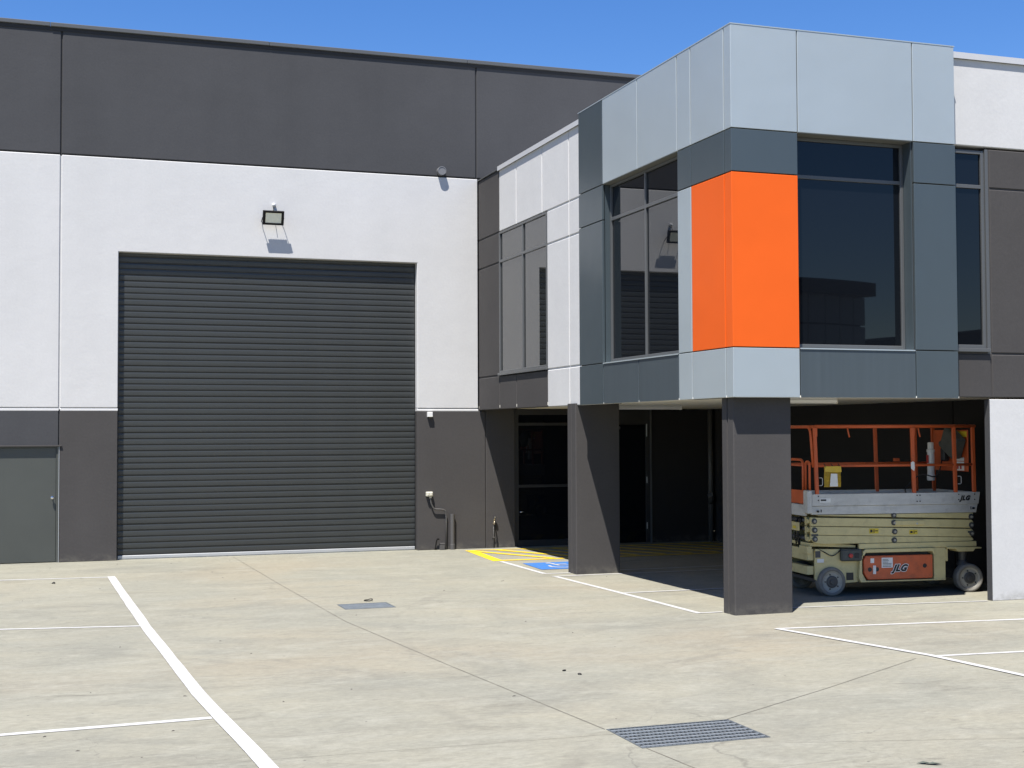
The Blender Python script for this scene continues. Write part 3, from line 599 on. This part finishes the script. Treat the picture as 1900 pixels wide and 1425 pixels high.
batten(8.10, 9.32, -4.25, 'batten light under the soffit behind the middle column')
batten(8.10, 9.22, -9.35, 'batten light under the soffit beside the corner column')
# drain grates
def grate(h, nb, nr, lab, m):
    x0, x1, y0, y1 = h
    g = thing('drain_grate', lab, 'drain grate', ((x0+x1)/2, (y0+y1)/2, 0), group='drain grates in the yard')
    bm = bmesh.new()
    c = [(x0, y0), (x1, y0), (x1, y1), (x0, y1)]
    t = [bm.verts.new((*p, -.001)) for p in c]; b = [bm.verts.new((*p, -.30)) for p in c]
    bm.faces.new(b)
    for i in range(4): bm.faces.new((t[i], t[(i+1)%4], b[(i+1)%4], b[i]))
    finish('pit', bm, M_PIT, g)
    boxes('frame', [(x0-.002, x0+.014, y0-.002, y1+.002, -.04, .004), (x1-.014, x1+.002, y0-.002, y1+.002, -.04, .004), (x0+.014, x1-.014, y0-.002, y0+.012, -.04, .004), (x0+.014, x1-.014, y1-.012, y1+.002, -.04, .004)], m, g)
    bm = bmesh.new(); bm_box(bm, -.0035, .0035, y0+.012-(y0+y1)/2, y1-.012-(y0+y1)/2, -.035, .001)
    f0 = None
    for k in range(nb):
        xx = x0+.02+(x1-x0-.04)*k/(nb-1)-(x0+x1)/2
        if f0 is None:
            me = bpy.data.meshes.new('bar'); bm.to_mesh(me); bm.free(); me.materials.append(m)
            f0 = bpy.data.objects.new('bar', me); o = f0
        else: o = f0.copy()
        COL.objects.link(o); o.parent = g; o.location = (xx, 0, 0)
    for k in range(nr):
        yy = y0+.012+(y1-y0-.024)*(k+.5)/nr
        box('cross_rod', x0+.014, x1-.014, yy-.007, yy+.007, -.008, .0035, M_ROD, g)
    return g
grate(HOLES[0], 30, 7, 'large galvanised drain grate in the foreground concrete', M_GALV)
grate(HOLES[1], 28, 8, 'small galvanised drain grate in the concrete before the roller door', M_GALV)
# debris
lp = thing('wire_loop', 'small rusty loop of strap lying beside the small drain grate', 'wire', (2.97, -7.50, 0))
tube('loop', [(2.97+.045*math.cos(a)*(1.0 if math.cos(a) > 0 else 1.5), -7.46+.07*math.sin(a), .009+.015*max(0, math.cos(a))) for a in [i*math.pi/9 for i in range(18)]], .006, M_BLACKPL, lp, 6, True)
def scrap(x, y, s, lab, m=M_BLACKPL):
    bm = bmesh.new(); bmesh.ops.create_icosphere(bm, subdivisions=1, radius=s)
    for v in bm.verts: v.co *= random.uniform(.6, 1.2); v.co.z *= .5
    bmesh.ops.translate(bm, verts=bm.verts, vec=(x, y, s*.3)); o = finish('stone_chip', bm, m); tag(o, lab, 'stone', 'stone chips on the concrete')
scrap(3.50, -13.50, .022, 'left of the two dark stone chips in the open middle of the yard'); scrap(3.565, -13.74, .022, 'right of the two dark stone chips in the open middle of the yard')
scrap(-1.115, -3.61, .035, 'dark flat stone chip beside the furthest parking line at left')
LX0, LY0, LX1, LY1 = 4.462, -17.779, 4.574, -17.820
lf = bmesh.new()
for a, b in (((LX0, LY0), (LX1, LY1)), ((LX0+.05, LY0-.04), (LX1+.05, LY1-.04))):
    vs = [lf.verts.new((a[0], a[1], .006)), lf.verts.new(((a[0]+b[0])/2, (a[1]+b[1])/2-.022, .016)), lf.verts.new((b[0], b[1], .005)), lf.verts.new(((a[0]+b[0])/2, (a[1]+b[1])/2+.022, .018))]; lf.faces.new(vs)
tag(finish('dry_leaf', lf, mat('dry leaf', (.06, .07, .055), .6)), 'dry dark leaf at the near edge of the concrete', 'leaf')
bm = bmesh.new()
for k in range(80):
    x, y = random.uniform(-4, 11), random.uniform(-17.5, -.6); r_ = random.uniform(.005, .012); a0 = random.uniform(0, 6.28); el = random.uniform(1, 2.6)
    top = bm.verts.new((x, y, r_*.7)); rg = [bm.verts.new((x+r_*el*math.cos(a0)*math.cos(t)-r_*math.sin(a0)*math.sin(t), y+r_*el*math.sin(a0)*math.cos(t)+r_*math.cos(a0)*math.sin(t), .001)) for t in [i*math.pi*2/5 for i in range(5)]]
    for i in range(5): bm.faces.new((rg[i], rg[(i+1) % 5], top))
gl = finish('grit', bm, mat('dark grit', (.05, .045, .038), .9, var=.3)); gl['kind'] = 'stuff'; gl['label'] = 'fine dark grit and leaf crumbs scattered over the concrete'
# ------------------------------------------------------------------ scissor lift
M_ORG = mat('worn orange lift paint', (0.48, 0.088, 0.022), 0.5, var=0.10, vscale=5, dirt=0.35)
M_ORG2 = mat('scuffed orange lift door', (0.50, 0.10, 0.032), 0.5, var=0.14, vscale=6, dirt=0.5)
M_CRM = mat('worn cream lift paint', (0.55, 0.465, 0.225), 0.5, var=0.08, vscale=4, dirt=0.30)
M_DECK = mat('scratched grey alloy', (0.50, 0.49, 0.46), 0.5, 0.15, var=0.10, vscale=5, stretch=(.5, 1, 2), dirt=0.30)
M_TYRE = mat('dusty grey tyre rubber', (0.16, 0.152, 0.135), 0.8, var=0.12, vscale=9, dirt=0.3)
M_RIM = mat('dusty rim paint', (0.31, 0.295, 0.25), 0.6, var=0.10, vscale=9, dirt=0.4)
M_HUB = mat('oily hub steel', (0.05, 0.05, 0.05), 0.5, var=0.2)
M_YST = mat('yellow sticker', (0.62, 0.46, 0.03), 0.5, var=0.08, vscale=30, dirt=.2)
M_INK = mat('black ink', (0.012, 0.012, 0.014), 0.5)
M_POUCH = mat('yellow vinyl pouch', (0.60, 0.40, 0.03), 0.45, var=0.12, vscale=12, dirt=.2)
M_PAPER = mat('white paper', (0.68, 0.67, 0.64), 0.7, var=0.06, vscale=20)
M_DKCLOTH = mat('dark grey plastic cover', (0.055, 0.06, 0.055), 0.6, var=.2, vscale=12)
M_REDP = mat('red plastic', (0.42, 0.03, 0.025), 0.4)
ROT = math.radians(-7); P0 = Vector((9.16, -9.30, 0)); WD = 1.15
LF = thing('scissor_lift', 'orange and cream scissor lift parked under the clad corner, platform lowered', 'scissor lift', P0, ROT, local=True)
R_ = lambda n, a, m, bv=.004, p=LF: box(n, *a, m, p, bv)
# platform
PLT = bpy.data.objects.new('platform', None); COL.objects.link(PLT); PLT.parent = LF; ORG[PLT] = Vector((0,0,0))
prism('deck_side', [(-.30, 1.265), (2.262, 1.262), (2.292, 1.431), (-.30, 1.431)], 'y', -.02, .03, M_DECK, PLT, .004)
prism('deck_side_lower', [(-.30, 1.145), (2.235, 1.138), (2.262, 1.260), (-.30, 1.262)], 'y', .0, .04, M_DECK, PLT, .004)
prism('deck_side', [(-.30, 1.14), (2.24, 1.14), (2.29, 1.431), (-.30, 1.431)], 'y', WD-.04, WD, M_DECK, PLT, .004)
R_('deck_floor', (-.33, 2.26, .031, WD-.041, 1.34, 1.38), M_DECK, p=PLT)
R_('deck_end', (2.23, 2.262, .041, WD-.041, 1.16, 1.43), M_DECK, p=PLT)
for v0, v1 in ((-.03, .12), (WD-.12, WD+.01)): R_('corner_casting', (-.372, -.301, v0, v1, 1.16, 1.484), M_DECK, .01, PLT)
R_('deck_end', (-.35, -.315, .121, WD-.121, 1.12, 1.28), M_DECK, p=PLT)
bm = bmesh.new()
for u, z in ((-.205, 1.40), (-.205, 1.345), (1.30, 1.395), (1.345, 1.395), (1.30, 1.31), (1.345, 1.31), (1.95, 1.40), (1.95, 1.325), (2.20, 1.40), (2.20, 1.325), (-.21, 1.19), (2.185, 1.20)):
    bm_tube(bm, [(u, -.028, z), (u, .0, z)], .009 if z > 1.25 else .016, 8)
bm_box(bm, -.165, -.15, -.004, .01, 1.175, 1.215); bm_box(bm, 2.145, 2.158, -.004, .01, 1.18, 1.225)
finish('bolt_holes', bm, M_INK, PLT)
Mf = lambda u, v, z: Matrix.Translation((u, v, z)) @ Matrix.Rotation(math.radians(90), 4, 'X')
text_mesh('lettering', 'JLG', .088, M_INK, PLT, Mf(1.975, -.0225, 1.318), shear=.35, offset=.006, spacing=1.15)
R_('maker_label', (-.184, -.023, -.0235, -.0195, 1.312, 1.372), M_PAPER, .0, PLT); R_('label_print', (-.172, -.09, -.0255, -.0236, 1.335, 1.358), M_INK, .0, PLT)
# guard rails
GR = bpy.data.objects.new('guard_rail', None); COL.objects.link(GR); GR.parent = LF; ORG[GR] = Vector((0,0,0))
def bar(n, a, b, wdt=.021, m=M_ORG, p=GR): return tube(n, [a, b], wdt, m, p, 8)
T = 2.375; Mi = 1.825; ya, yb = .0, WD-.03
bar('top_rail', (-.235, ya, T), (2.225, ya, T), .024); bar('top_rail', (-.235, yb, T), (2.225, yb, T), .024)
bar('mid_rail', (-.215, ya, Mi), (2.215, ya, Mi), .019); bar('mid_rail', (-.215, yb, Mi), (2.215, yb, Mi), .019)
bar('top_rail', (2.225, ya, T), (2.225, yb, T), .024); bar('mid_rail', (2.215, ya, Mi), (2.215, yb, Mi), .019)
for u0, u1 in ((-.245, -.215), (1.245, 1.268), (1.895, 1.915), (2.195, 2.208)):
    for v in (ya, yb):
        prism('post', [(u0-.026, T-.01), (u0+.026, T-.01), (u1+.026, 1.40), (u1-.026, 1.40)], 'y', v-.018, v+.018, M_ORG, GR, .004)
for u in (-.245, 1.245): R_('post_clamp', (u-.034, u+.034, -.026, -.019, T-.14, T-.02), M_ORG, .003, GR)
for u in (.245, 1.33): tube('pin_lanyard', arc_pts([(u, -.02, T-.02), (u+.012, -.03, T-.10), (u+.03, -.02, T-.15)], .02), .011, M_ORG, GR, 6)
tube('end_hoop', arc_pts([(-.26, .02, Mi-.02), (-.30, .02, T), (-.30, WD-.05, T), (-.26, WD-.05, Mi-.02)], .12, 6), .019, M_ORG, GR, 8)
tube('gate_hoop', arc_pts([(-.34, .18, 1.48), (-.34, .18, 1.91), (-.34, .66, 1.91), (-.34, .66, 1.48)], .10, 6), .019, M_ORG, GR, 8)
tube('gate_hoop', arc_pts([(-.31, .03, 1.48), (-.31, .03, 1.885), (-.31, .16, 1.885), (-.31, .16, 1.48)], .06, 6), .017, M_ORG, GR, 8)
bar('mid_rail', (-.33, .18, 1.83), (-.33, yb, 1.83), .015); R_('kick_plate', (-.352, -.340, .16, .70, 1.29, 1.48), M_ORG, .003, GR)
for u in (-.18, 1.955): tube('grab_loop', arc_pts([(u-.01, -.01, 1.66), (u+.04, -.02, 1.66), (u+.04, -.02, 1.55), (u-.01, -.01, 1.55)], .03), .006, M_ALU, GR, 6)
R_('latch_block', (1.55, 1.63, yb-.03, yb+.03, 1.85, 1.90), M_ORG, p=GR)
# end control panel
CP = bpy.data.objects.new('control_panel', None); COL.objects.link(CP); CP.parent = LF; ORG[CP] = Vector((0,0,0))
R_('panel_plate', (2.175, 2.19, .10, WD-.08, 1.72, 2.32), M_ORG, .003, CP)
bm = bmesh.new(); bm_box(bm, -.09, .09, -.20, .20, -.17, .17, .03); bmesh.ops.transform(bm, matrix=Matrix.Translation((2.07, .33, 2.13)) @ Matrix.Rotation(.5, 4, 'X'), verts=bm.verts); finish('covered_control_box', bm, M_DKCLOTH, CP)
R_('joystick_box', (2.05, 2.15, .55, .66, 1.86, 2.06), M_INK, .02, CP); lathe('horn', [(.04, 0), (.05, .04), (.03, .07)], (2.05, .60, 2.09), (0, 0, 1), M_DKCLOTH, CP, 12)
lathe('document_tube', [(.05, 0), (.058, .01), (.058, .09), (.052, .10), (.052, .42), (.06, .425), (.06, .46), (.045, .47), (.045, .56), (.03, .57)], (1.98, .80, 1.57), (0, 0, 1), M_WHITEPL, CP, 18)
R_('tube_label', (1.925, 1.930, .77, .83, 1.83, 1.95), M_REDP, .0, CP)
for b, m in (((2.168, 2.174, .66, .76, 2.18, 2.25), M_YST), ((2.168, 2.174, .62, .73, 2.11, 2.15), M_PAPER), ((2.168, 2.174, .20, .42, 1.87, 1.92), M_PAPER), ((2.168, 2.174, .20, .42, 1.73, 1.86), M_PAPER), ((2.163, 2.167, .26, .30, 1.75, 1.82), M_REDP), ((2.163, 2.167, .34, .38, 1.75, 1.82), M_REDP), ((2.168, 2.174, .12, .5, 2.22, 2.30), M_YST)): R_('sticker', b, m, .0, CP)
tube('control_cable', arc_pts([(2.05, .60, 1.88), (1.95, .55, 1.60), (1.70, .60, 1.70), (1.55, .80, 1.45), (1.62, .9, 1.39)], .15, 5), .010, M_INK, CP, 6)
# scissor arms
def arms(v0, v1, far=False):
    for i, (zl, zr) in enumerate(((1.238, 1.168), (1.108, 1.036), (.984, .906), (.861, .786))):
        h = .121
        pts = [(-.30, zl-h), (2.15, zr-h+.004), (2.195, zr-h+.03), (2.195, zr-.03), (2.17, zr-.004), (-.30, zl-.004)]
        if i == 0: pts = [(-.2, 1.125), (2.15, zr-h+.004), (2.195, zr-h+.03), (2.195, 1.135), (-.2, 1.135)]
        if i == 3: pts = [(-.10, zl-h-.01), (2.15, .728), (2.19, .74), (2.195, zr-.03), (2.17, zr-.004), (-.30, zl-.004), (-.30, zl-.06), (-.25, zl-h+.01)]
        prism('scissor_arm', pts, 'y', v0, v1, M_CRM, LF, .004)
arms(.015, .075); arms(.18, .24); arms(WD-.13, WD-.07)
for u, z in ((-.257, 1.052), (-.253, .928), (-.250, .803), (.951, 1.118), (.954, 1.012), (.963, .885), (.955, .765), (2.158, 1.076), (2.162, .958), (2.167, .838)):
    pn = lathe('pivot_pin', [(.040, 0), (.040, .012), (.030, .014), (.030, .020)], (u, .014, z), (0, -1, 0), M_HUB, LF, 16)
    lathe('pin_centre', [(.019, 0), (.017, .010)], (u, -.005, z), (0, -1, 0), M_RIM, pn, 12)
for z in (1.05, .93, .80):
    for v in (.10, .15): lathe('spacer', [(.034, 0), (.034, .03)], (-.29, v, z), (-1, 0, 0), M_CRM, LF, 12)
    tube('cross_tube', [(-.27, .08, z), (-.27, WD-.14, z)], .03, M_HUB, LF, 10)
R_('arm_lock_bar', (.965, 1.419, -.012, .014, .975, 1.040), M_CRM); tube('lock_pin', [(1.30, -.02, .995), (1.30, .0, .995)], .013, M_ALU, LF, 8)
R_('end_cover', (-.36, -.345, .30, .62, .90, 1.02), M_CRM); R_('end_sticker', (-.364, -.3605, .40, .50, .93, .965), M_YST, .0)
for (u0, u1, z0_, z1_) in ((.577, .715, .866, .936), (1.194, 1.315, .843, .905)):
    s_ = R_('warning_sticker', (u0, u1, .0085, .0145, z0_, z1_), M_YST, .0)
    boxes('print', [(u0+.01, u0+.045, .0065, .0084, z0_+.015, z1_-.015), (u0+.06, u0+.075, .0065, .0084, z0_+.012, z1_-.012), (u0+.085, u1-.01, .0065, .0084, z0_+.03, z0_+.042)], M_INK, s_)
# hoses, decals and grease
for k, (v, sag) in enumerate(((.34, .10), (.38, .14), (.46, .08))):
    tube('hydraulic_hose', arc_pts([(-.30, v, 1.10), (-.345, v+.02, 1.00-sag), (-.33, v+.05, .80), (-.30, v+.06, .70)], .08, 4), .011, M_INK, LF, 6)
tube('charge_lead', arc_pts([(.16, .05, .655), (.10, .03, .60), (.02, .045, .55), (-.10, .05, .62), (-.18, .07, .66)], .05, 4), .007, M_INK, LF, 6)
for u in (-.25, 2.155): R_('grease_smear', (u-.05, u+.05, .0105, .0146, .845, .872), M_HUB, .0)
# chassis
CH = bpy.data.objects.new('chassis', None); COL.objects.link(CH); CH.parent = LF; ORG[CH] = Vector((0,0,0))
prism('side_plate', [(-.23, .235), (-.06, .16), (.42, .185), (.42, .648), (-.23, .660)], 'y', .06, .10, M_CRM, CH, .004)
prism('side_plate', [(-.23, .235), (-.06, .16), (1.74, .185), (1.74, .648), (-.23, .660)], 'y', WD-.10, WD-.06, M_CRM, CH, .004)
R_('base_rail', (.413, 2.232, .0, .05, .652, .726), M_CRM, p=CH); R_('base_rail', (.413, 2.232, WD-.05, WD, .652, .726), M_CRM, p=CH)
R_('undertray', (-.20, 1.74, .101, WD-.101, .19, .24), M_HUB, p=CH); R_('core_box', (.43, 1.72, .12, WD-.12, .241, .66), M_HUB, p=CH)
prism('slot_cover', [(-.30, .70), (.40, .665), (.40, .70), (-.10, .745), (-.30, .745)], 'y', .09, WD-.09, M_CRM, CH)
prism('tray_lid', [(.455, .615), (.50, .648), (1.53, .648), (1.556, .632), (1.556, .565), (1.535, .565), (1.525, .60), (.50, .60), (.47, .56), (.455, .56)], 'y', -.03, .11, M_CRM, CH, .003)
prism('tray_frame', [(.425, .56), (.47, .56), (.452, .49), (.452, .31), (.512, .205), (1.735, .205), (1.735, .185), (.43, .185), (.40, .25)], 'y', -.005, .06, M_CRM, CH, .003)
dr = prism('battery_door', [(.497, .555), (1.525, .555), (1.525, .245), (1.505, .222), (.528, .222), (.470, .31), (.470, .50)], 'y', -.030, .03, M_ORG2, CH, .008); dr['label'] = 'scuffed orange battery tray door'
text_mesh('lettering', 'JLG', .125, M_INK, dr, Mf(.905, -.0335, .335), shear=.45, offset=.007, spacing=1.14); text_mesh('lettering_outline', 'JLG', .125, M_PAPER, dr, Mf(.905, -.0315, .335), shear=.45, offset=.015, spacing=1.14)
R_('instruction_label', (.735, .905, -.033, -.0305, .385, .525), M_PAPER, .0, dr)
boxes('label_print', [(.75, .75+random.uniform(.08, .14), -.0345, -.0331, .40+i*.020, .407+i*.020) for i in range(6)], M_INK, dr)
R_('sticker', (.565, .62, -.033, -.0305, .455, .52), M_PAPER, .0, dr); R_('latch_plate', (.60, .645, -.042, -.0305, .30, .42), M_PAPER, .003, dr)
for u, z in ((.555, .365), (.665, .365), (1.40, .40)): lathe('latch_recess', [(.032, 0), (.03, .003)], (u, -.030, z), (0, -1, 0), M_INK, dr, 14)
R_('rear_cheek', (1.56, 1.74, .0, .10, .185, .648), M_CRM, p=CH); R_('rear_cheek', (1.742, 1.79, .02, .10, .45, .625), M_CRM, p=CH)
prism('steer_bracket', [(1.76, .655), (2.30, .640), (2.30, .625), (2.20, .622), (2.17, .585), (1.93, .585), (1.90, .622), (1.76, .630)], 'y', -.02, .22, M_CRM, CH, .003)
prism('steer_bracket', [(1.76, .655), (2.30, .640), (2.30, .622), (1.76, .630)], 'y', WD-.22, WD+.02, M_CRM, CH, .003)
for v in (.16, WD-.16): lathe('kingpin', [(.075, 0), (.06, .06), (.05, .14), (.085, .2), (.07, .26)], (2.10, v, .590), (0, 0, -1), M_HUB, CH, 14)
R_('end_beam', (-.33, -.231, .10, WD-.10, .30, .42), M_CRM, p=CH); R_('end_beam', (-.32, -.231, .10, WD-.10, .50, .66), M_CRM, p=CH)
for u0 in (-.29,): R_('end_step', (u0-.07, u0, .03, .30, .60, .70), M_CRM, p=CH); 
R_('fork_pocket', (-.225, -.15, .052, .0595, .54, .63), M_HUB, .0, CH); R_('tie_slot', (.24, .345, .052, .0595, .215, .32), M_INK, .0, CH); R_('plate_sticker', (-.20, -.10, .053, .0595, .47, .52), M_PAPER, .0, CH)
gc = R_('ground_control', (.137, .453, -.02, .059, .485, .652), M_DKCLOTH, .018, CH); lathe('stop_button', [(.03, 0), (.03, .02), (.02, .025)], (.27, -.02, .565), (0, -1, 0), M_REDP, gc, 14); R_('key_switch', (.33, .40, -.026, -.019, .53, .60), M_INK, .004, gc)
# wheels
def wheel(u, v, steer=0.0, side=-1):
    ax = (math.sin(steer)*1.0, side*math.cos(steer), 0)
    t_ = lathe('wheel', [(.10, 0), (.185, 0), (.201, .012), (.203, .03), (.203, .12), (.199, .137), (.188, .146), (.152, .147), (.152, .02)], (u-ax[0]*.14, v-ax[1]*.14, .203), ax, M_TYRE, LF, 40)
    lathe('rim', [(.151, .0), (.151, .142), (.145, .143), (.128, .130), (.085, .128), (.085, .02)], (u-ax[0]*.14, v-ax[1]*.14, .203), ax, M_RIM, t_, 36)
    lathe('hub', [(.084, .0), (.084, .137), (.070, .142), (.038, .142), (.038, .152), (.03, .156)], (u-ax[0]*.14, v-ax[1]*.14, .203), ax, M_HUB, t_, 24)
    bm = bmesh.new(); A = Vector(ax); s1 = Vector((0,0,1)); s2 = A.cross(s1); c = Vector((u-ax[0]*.14, v-ax[1]*.14, .203))
    for k in range(5):
        a = k*2*math.pi/5+.3; q = c+(s1*math.cos(a)+s2*math.sin(a))*.105; bm_tube(bm, [q+A*.12, q+A*.136], .011, 8)
    finish('wheel_nuts', bm, M_INK, t_)
    for f in t_.data.polygons: f.use_smooth = len(f.vertices) == 4
wheel(.0, .0); wheel(2.12, .0, steer=-.10); wheel(.0, WD, side=1); wheel(2.12, WD, side=1)
tube('axle', [(0, .14, .203), (0, WD-.14, .203)], .04, M_HUB, LF, 10)
# things hung on the lift
def lw(u, v, z):
    q = P0+Vector((math.cos(ROT)*u-math.sin(ROT)*v, math.sin(ROT)*u+math.cos(ROT)*v, z)); return q
po2 = thing('document_pouch', 'yellow document pouch hanging from the scissor lift mid rail', 'pouch', lw(0, -.03, 1.53), ROT, local=True)
bm = bmesh.new()
nx, nz = 8, 10; gr = {}
for i in range(nx+1):
    for j in range(nz+1):
        u = -.125+.25*i/nx; z = .285*j/nz
        gr[i, j] = bm.verts.new((u+random.uniform(-.003, .003), -.012-.018*math.sin(math.pi*i/nx)*math.sin(math.pi*min(1, j/nz*1.2))+random.uniform(-.004, .004), z+(0.01*math.sin(i*1.3) if j == nz else 0)))
for i in range(nx):
    for j in range(nz): bm.faces.new((gr[i,j], gr[i+1,j], gr[i+1,j+1], gr[i,j+1]))
bmesh.ops.solidify(bm, geom=list(bm.faces), thickness=.012)
finish('pouch_body', bm, M_POUCH, po2)
bm = bmesh.new(); q = [bm.verts.new(p) for p in ((-.125, -.03, .215), (.0, -.044, .205), (.13, -.03, .21), (.128, -.02, .288), (.0, -.03, .29), (-.12, -.02, .286))]; bm.faces.new((q[0], q[1], q[4], q[5])); bm.faces.new((q[1], q[2], q[3], q[4])); finish('flap', bm, M_POUCH, po2)
prism('paper', [(-.052, .008), (.068, .008), (.060, .185), (-.035, .188)], 'y', -.040, -.036, M_PAPER, po2)
for u in (-.105, 0, .105): tube('tie', [(u, -.02, .27), (u, -.012, .30), (u, .035, .325)], .006, M_INK, po2, 6)
tg = prism('hang_tag', [(-.028, -.035), (.02, -.07), (.03, -.03), (.026, .055), (.0, .07), (-.03, .05)], 'y', -.006, .0, M_PAPER, None, .002)
tg.location = lw(1.235, -.03, 1.81); tg.rotation_euler = (0, 0, ROT); tag(tg, 'crumpled white tag tied to a post of the scissor lift', 'tag')

# ------------------------------------------------------------------ across the yard, seen in the window reflections
cb = thing('curved_office_building', 'dark office block with curved fascia, seen reflected in the corner box window', 'building', (29, -58, 0))
def ring(name, r0, r1, a0, a1, z0_, z1_, m, seg=24, par=cb):
    pts = [(29.5+r1*math.sin(a0+(a1-a0)*i/seg), -60.5+r1*math.cos(a0+(a1-a0)*i/seg)) for i in range(seg+1)]+[(29.5+r0*math.sin(a1-(a1-a0)*i/seg), -60.5+r0*math.cos(a1-(a1-a0)*i/seg)) for i in range(seg+1)]
    return prism(name, pts, 'z', z0_, z1_, m, par)
M_FAS = mat('dark fascia metal', (.03, .031, .035), .5); M_CW = glass_mat('curtain wall glass', 1.5, (.17, .18, .20))  # pane colour is lightened to stand in for reflected sky and interior
ring('fascia', 9.0, 12.9, -1.25, .455, 8.50, 9.12, M_FAS)
k = 0
while k < 14:
    a1 = .475-k*.082; a0 = a1-.078
    ring('pane', 12.0, 12.15, a0, a1, 7.2, 8.499, M_CW, 2); ring('pane', 12.0, 12.15, a0, a1, 4.2, 7.12, M_CW, 2); ring('spandrel', 12.0, 12.16, a0, a1, 0.0, 4.15, M_FAS, 2); k += 1
ring('core', 8.5, 11.95, -.68, .47, 0, 8.49, M_GAP)
fw_ = thing('far_warehouse', 'low dark warehouse with a sloping roof, far across the yard', 'building', (66, -86, 0))
prism('walls', [(54, 0), (66.5, 0), (66.5, 9.75), (54, 8.6)], 'y', -96, -80, M_FAS, fw_)
prism('roof', [(53.6, 8.60), (66.9, 9.80), (66.9, 9.95), (53.6, 8.75)], 'y', -96.4, -79.6, M_CAPD, fw_)
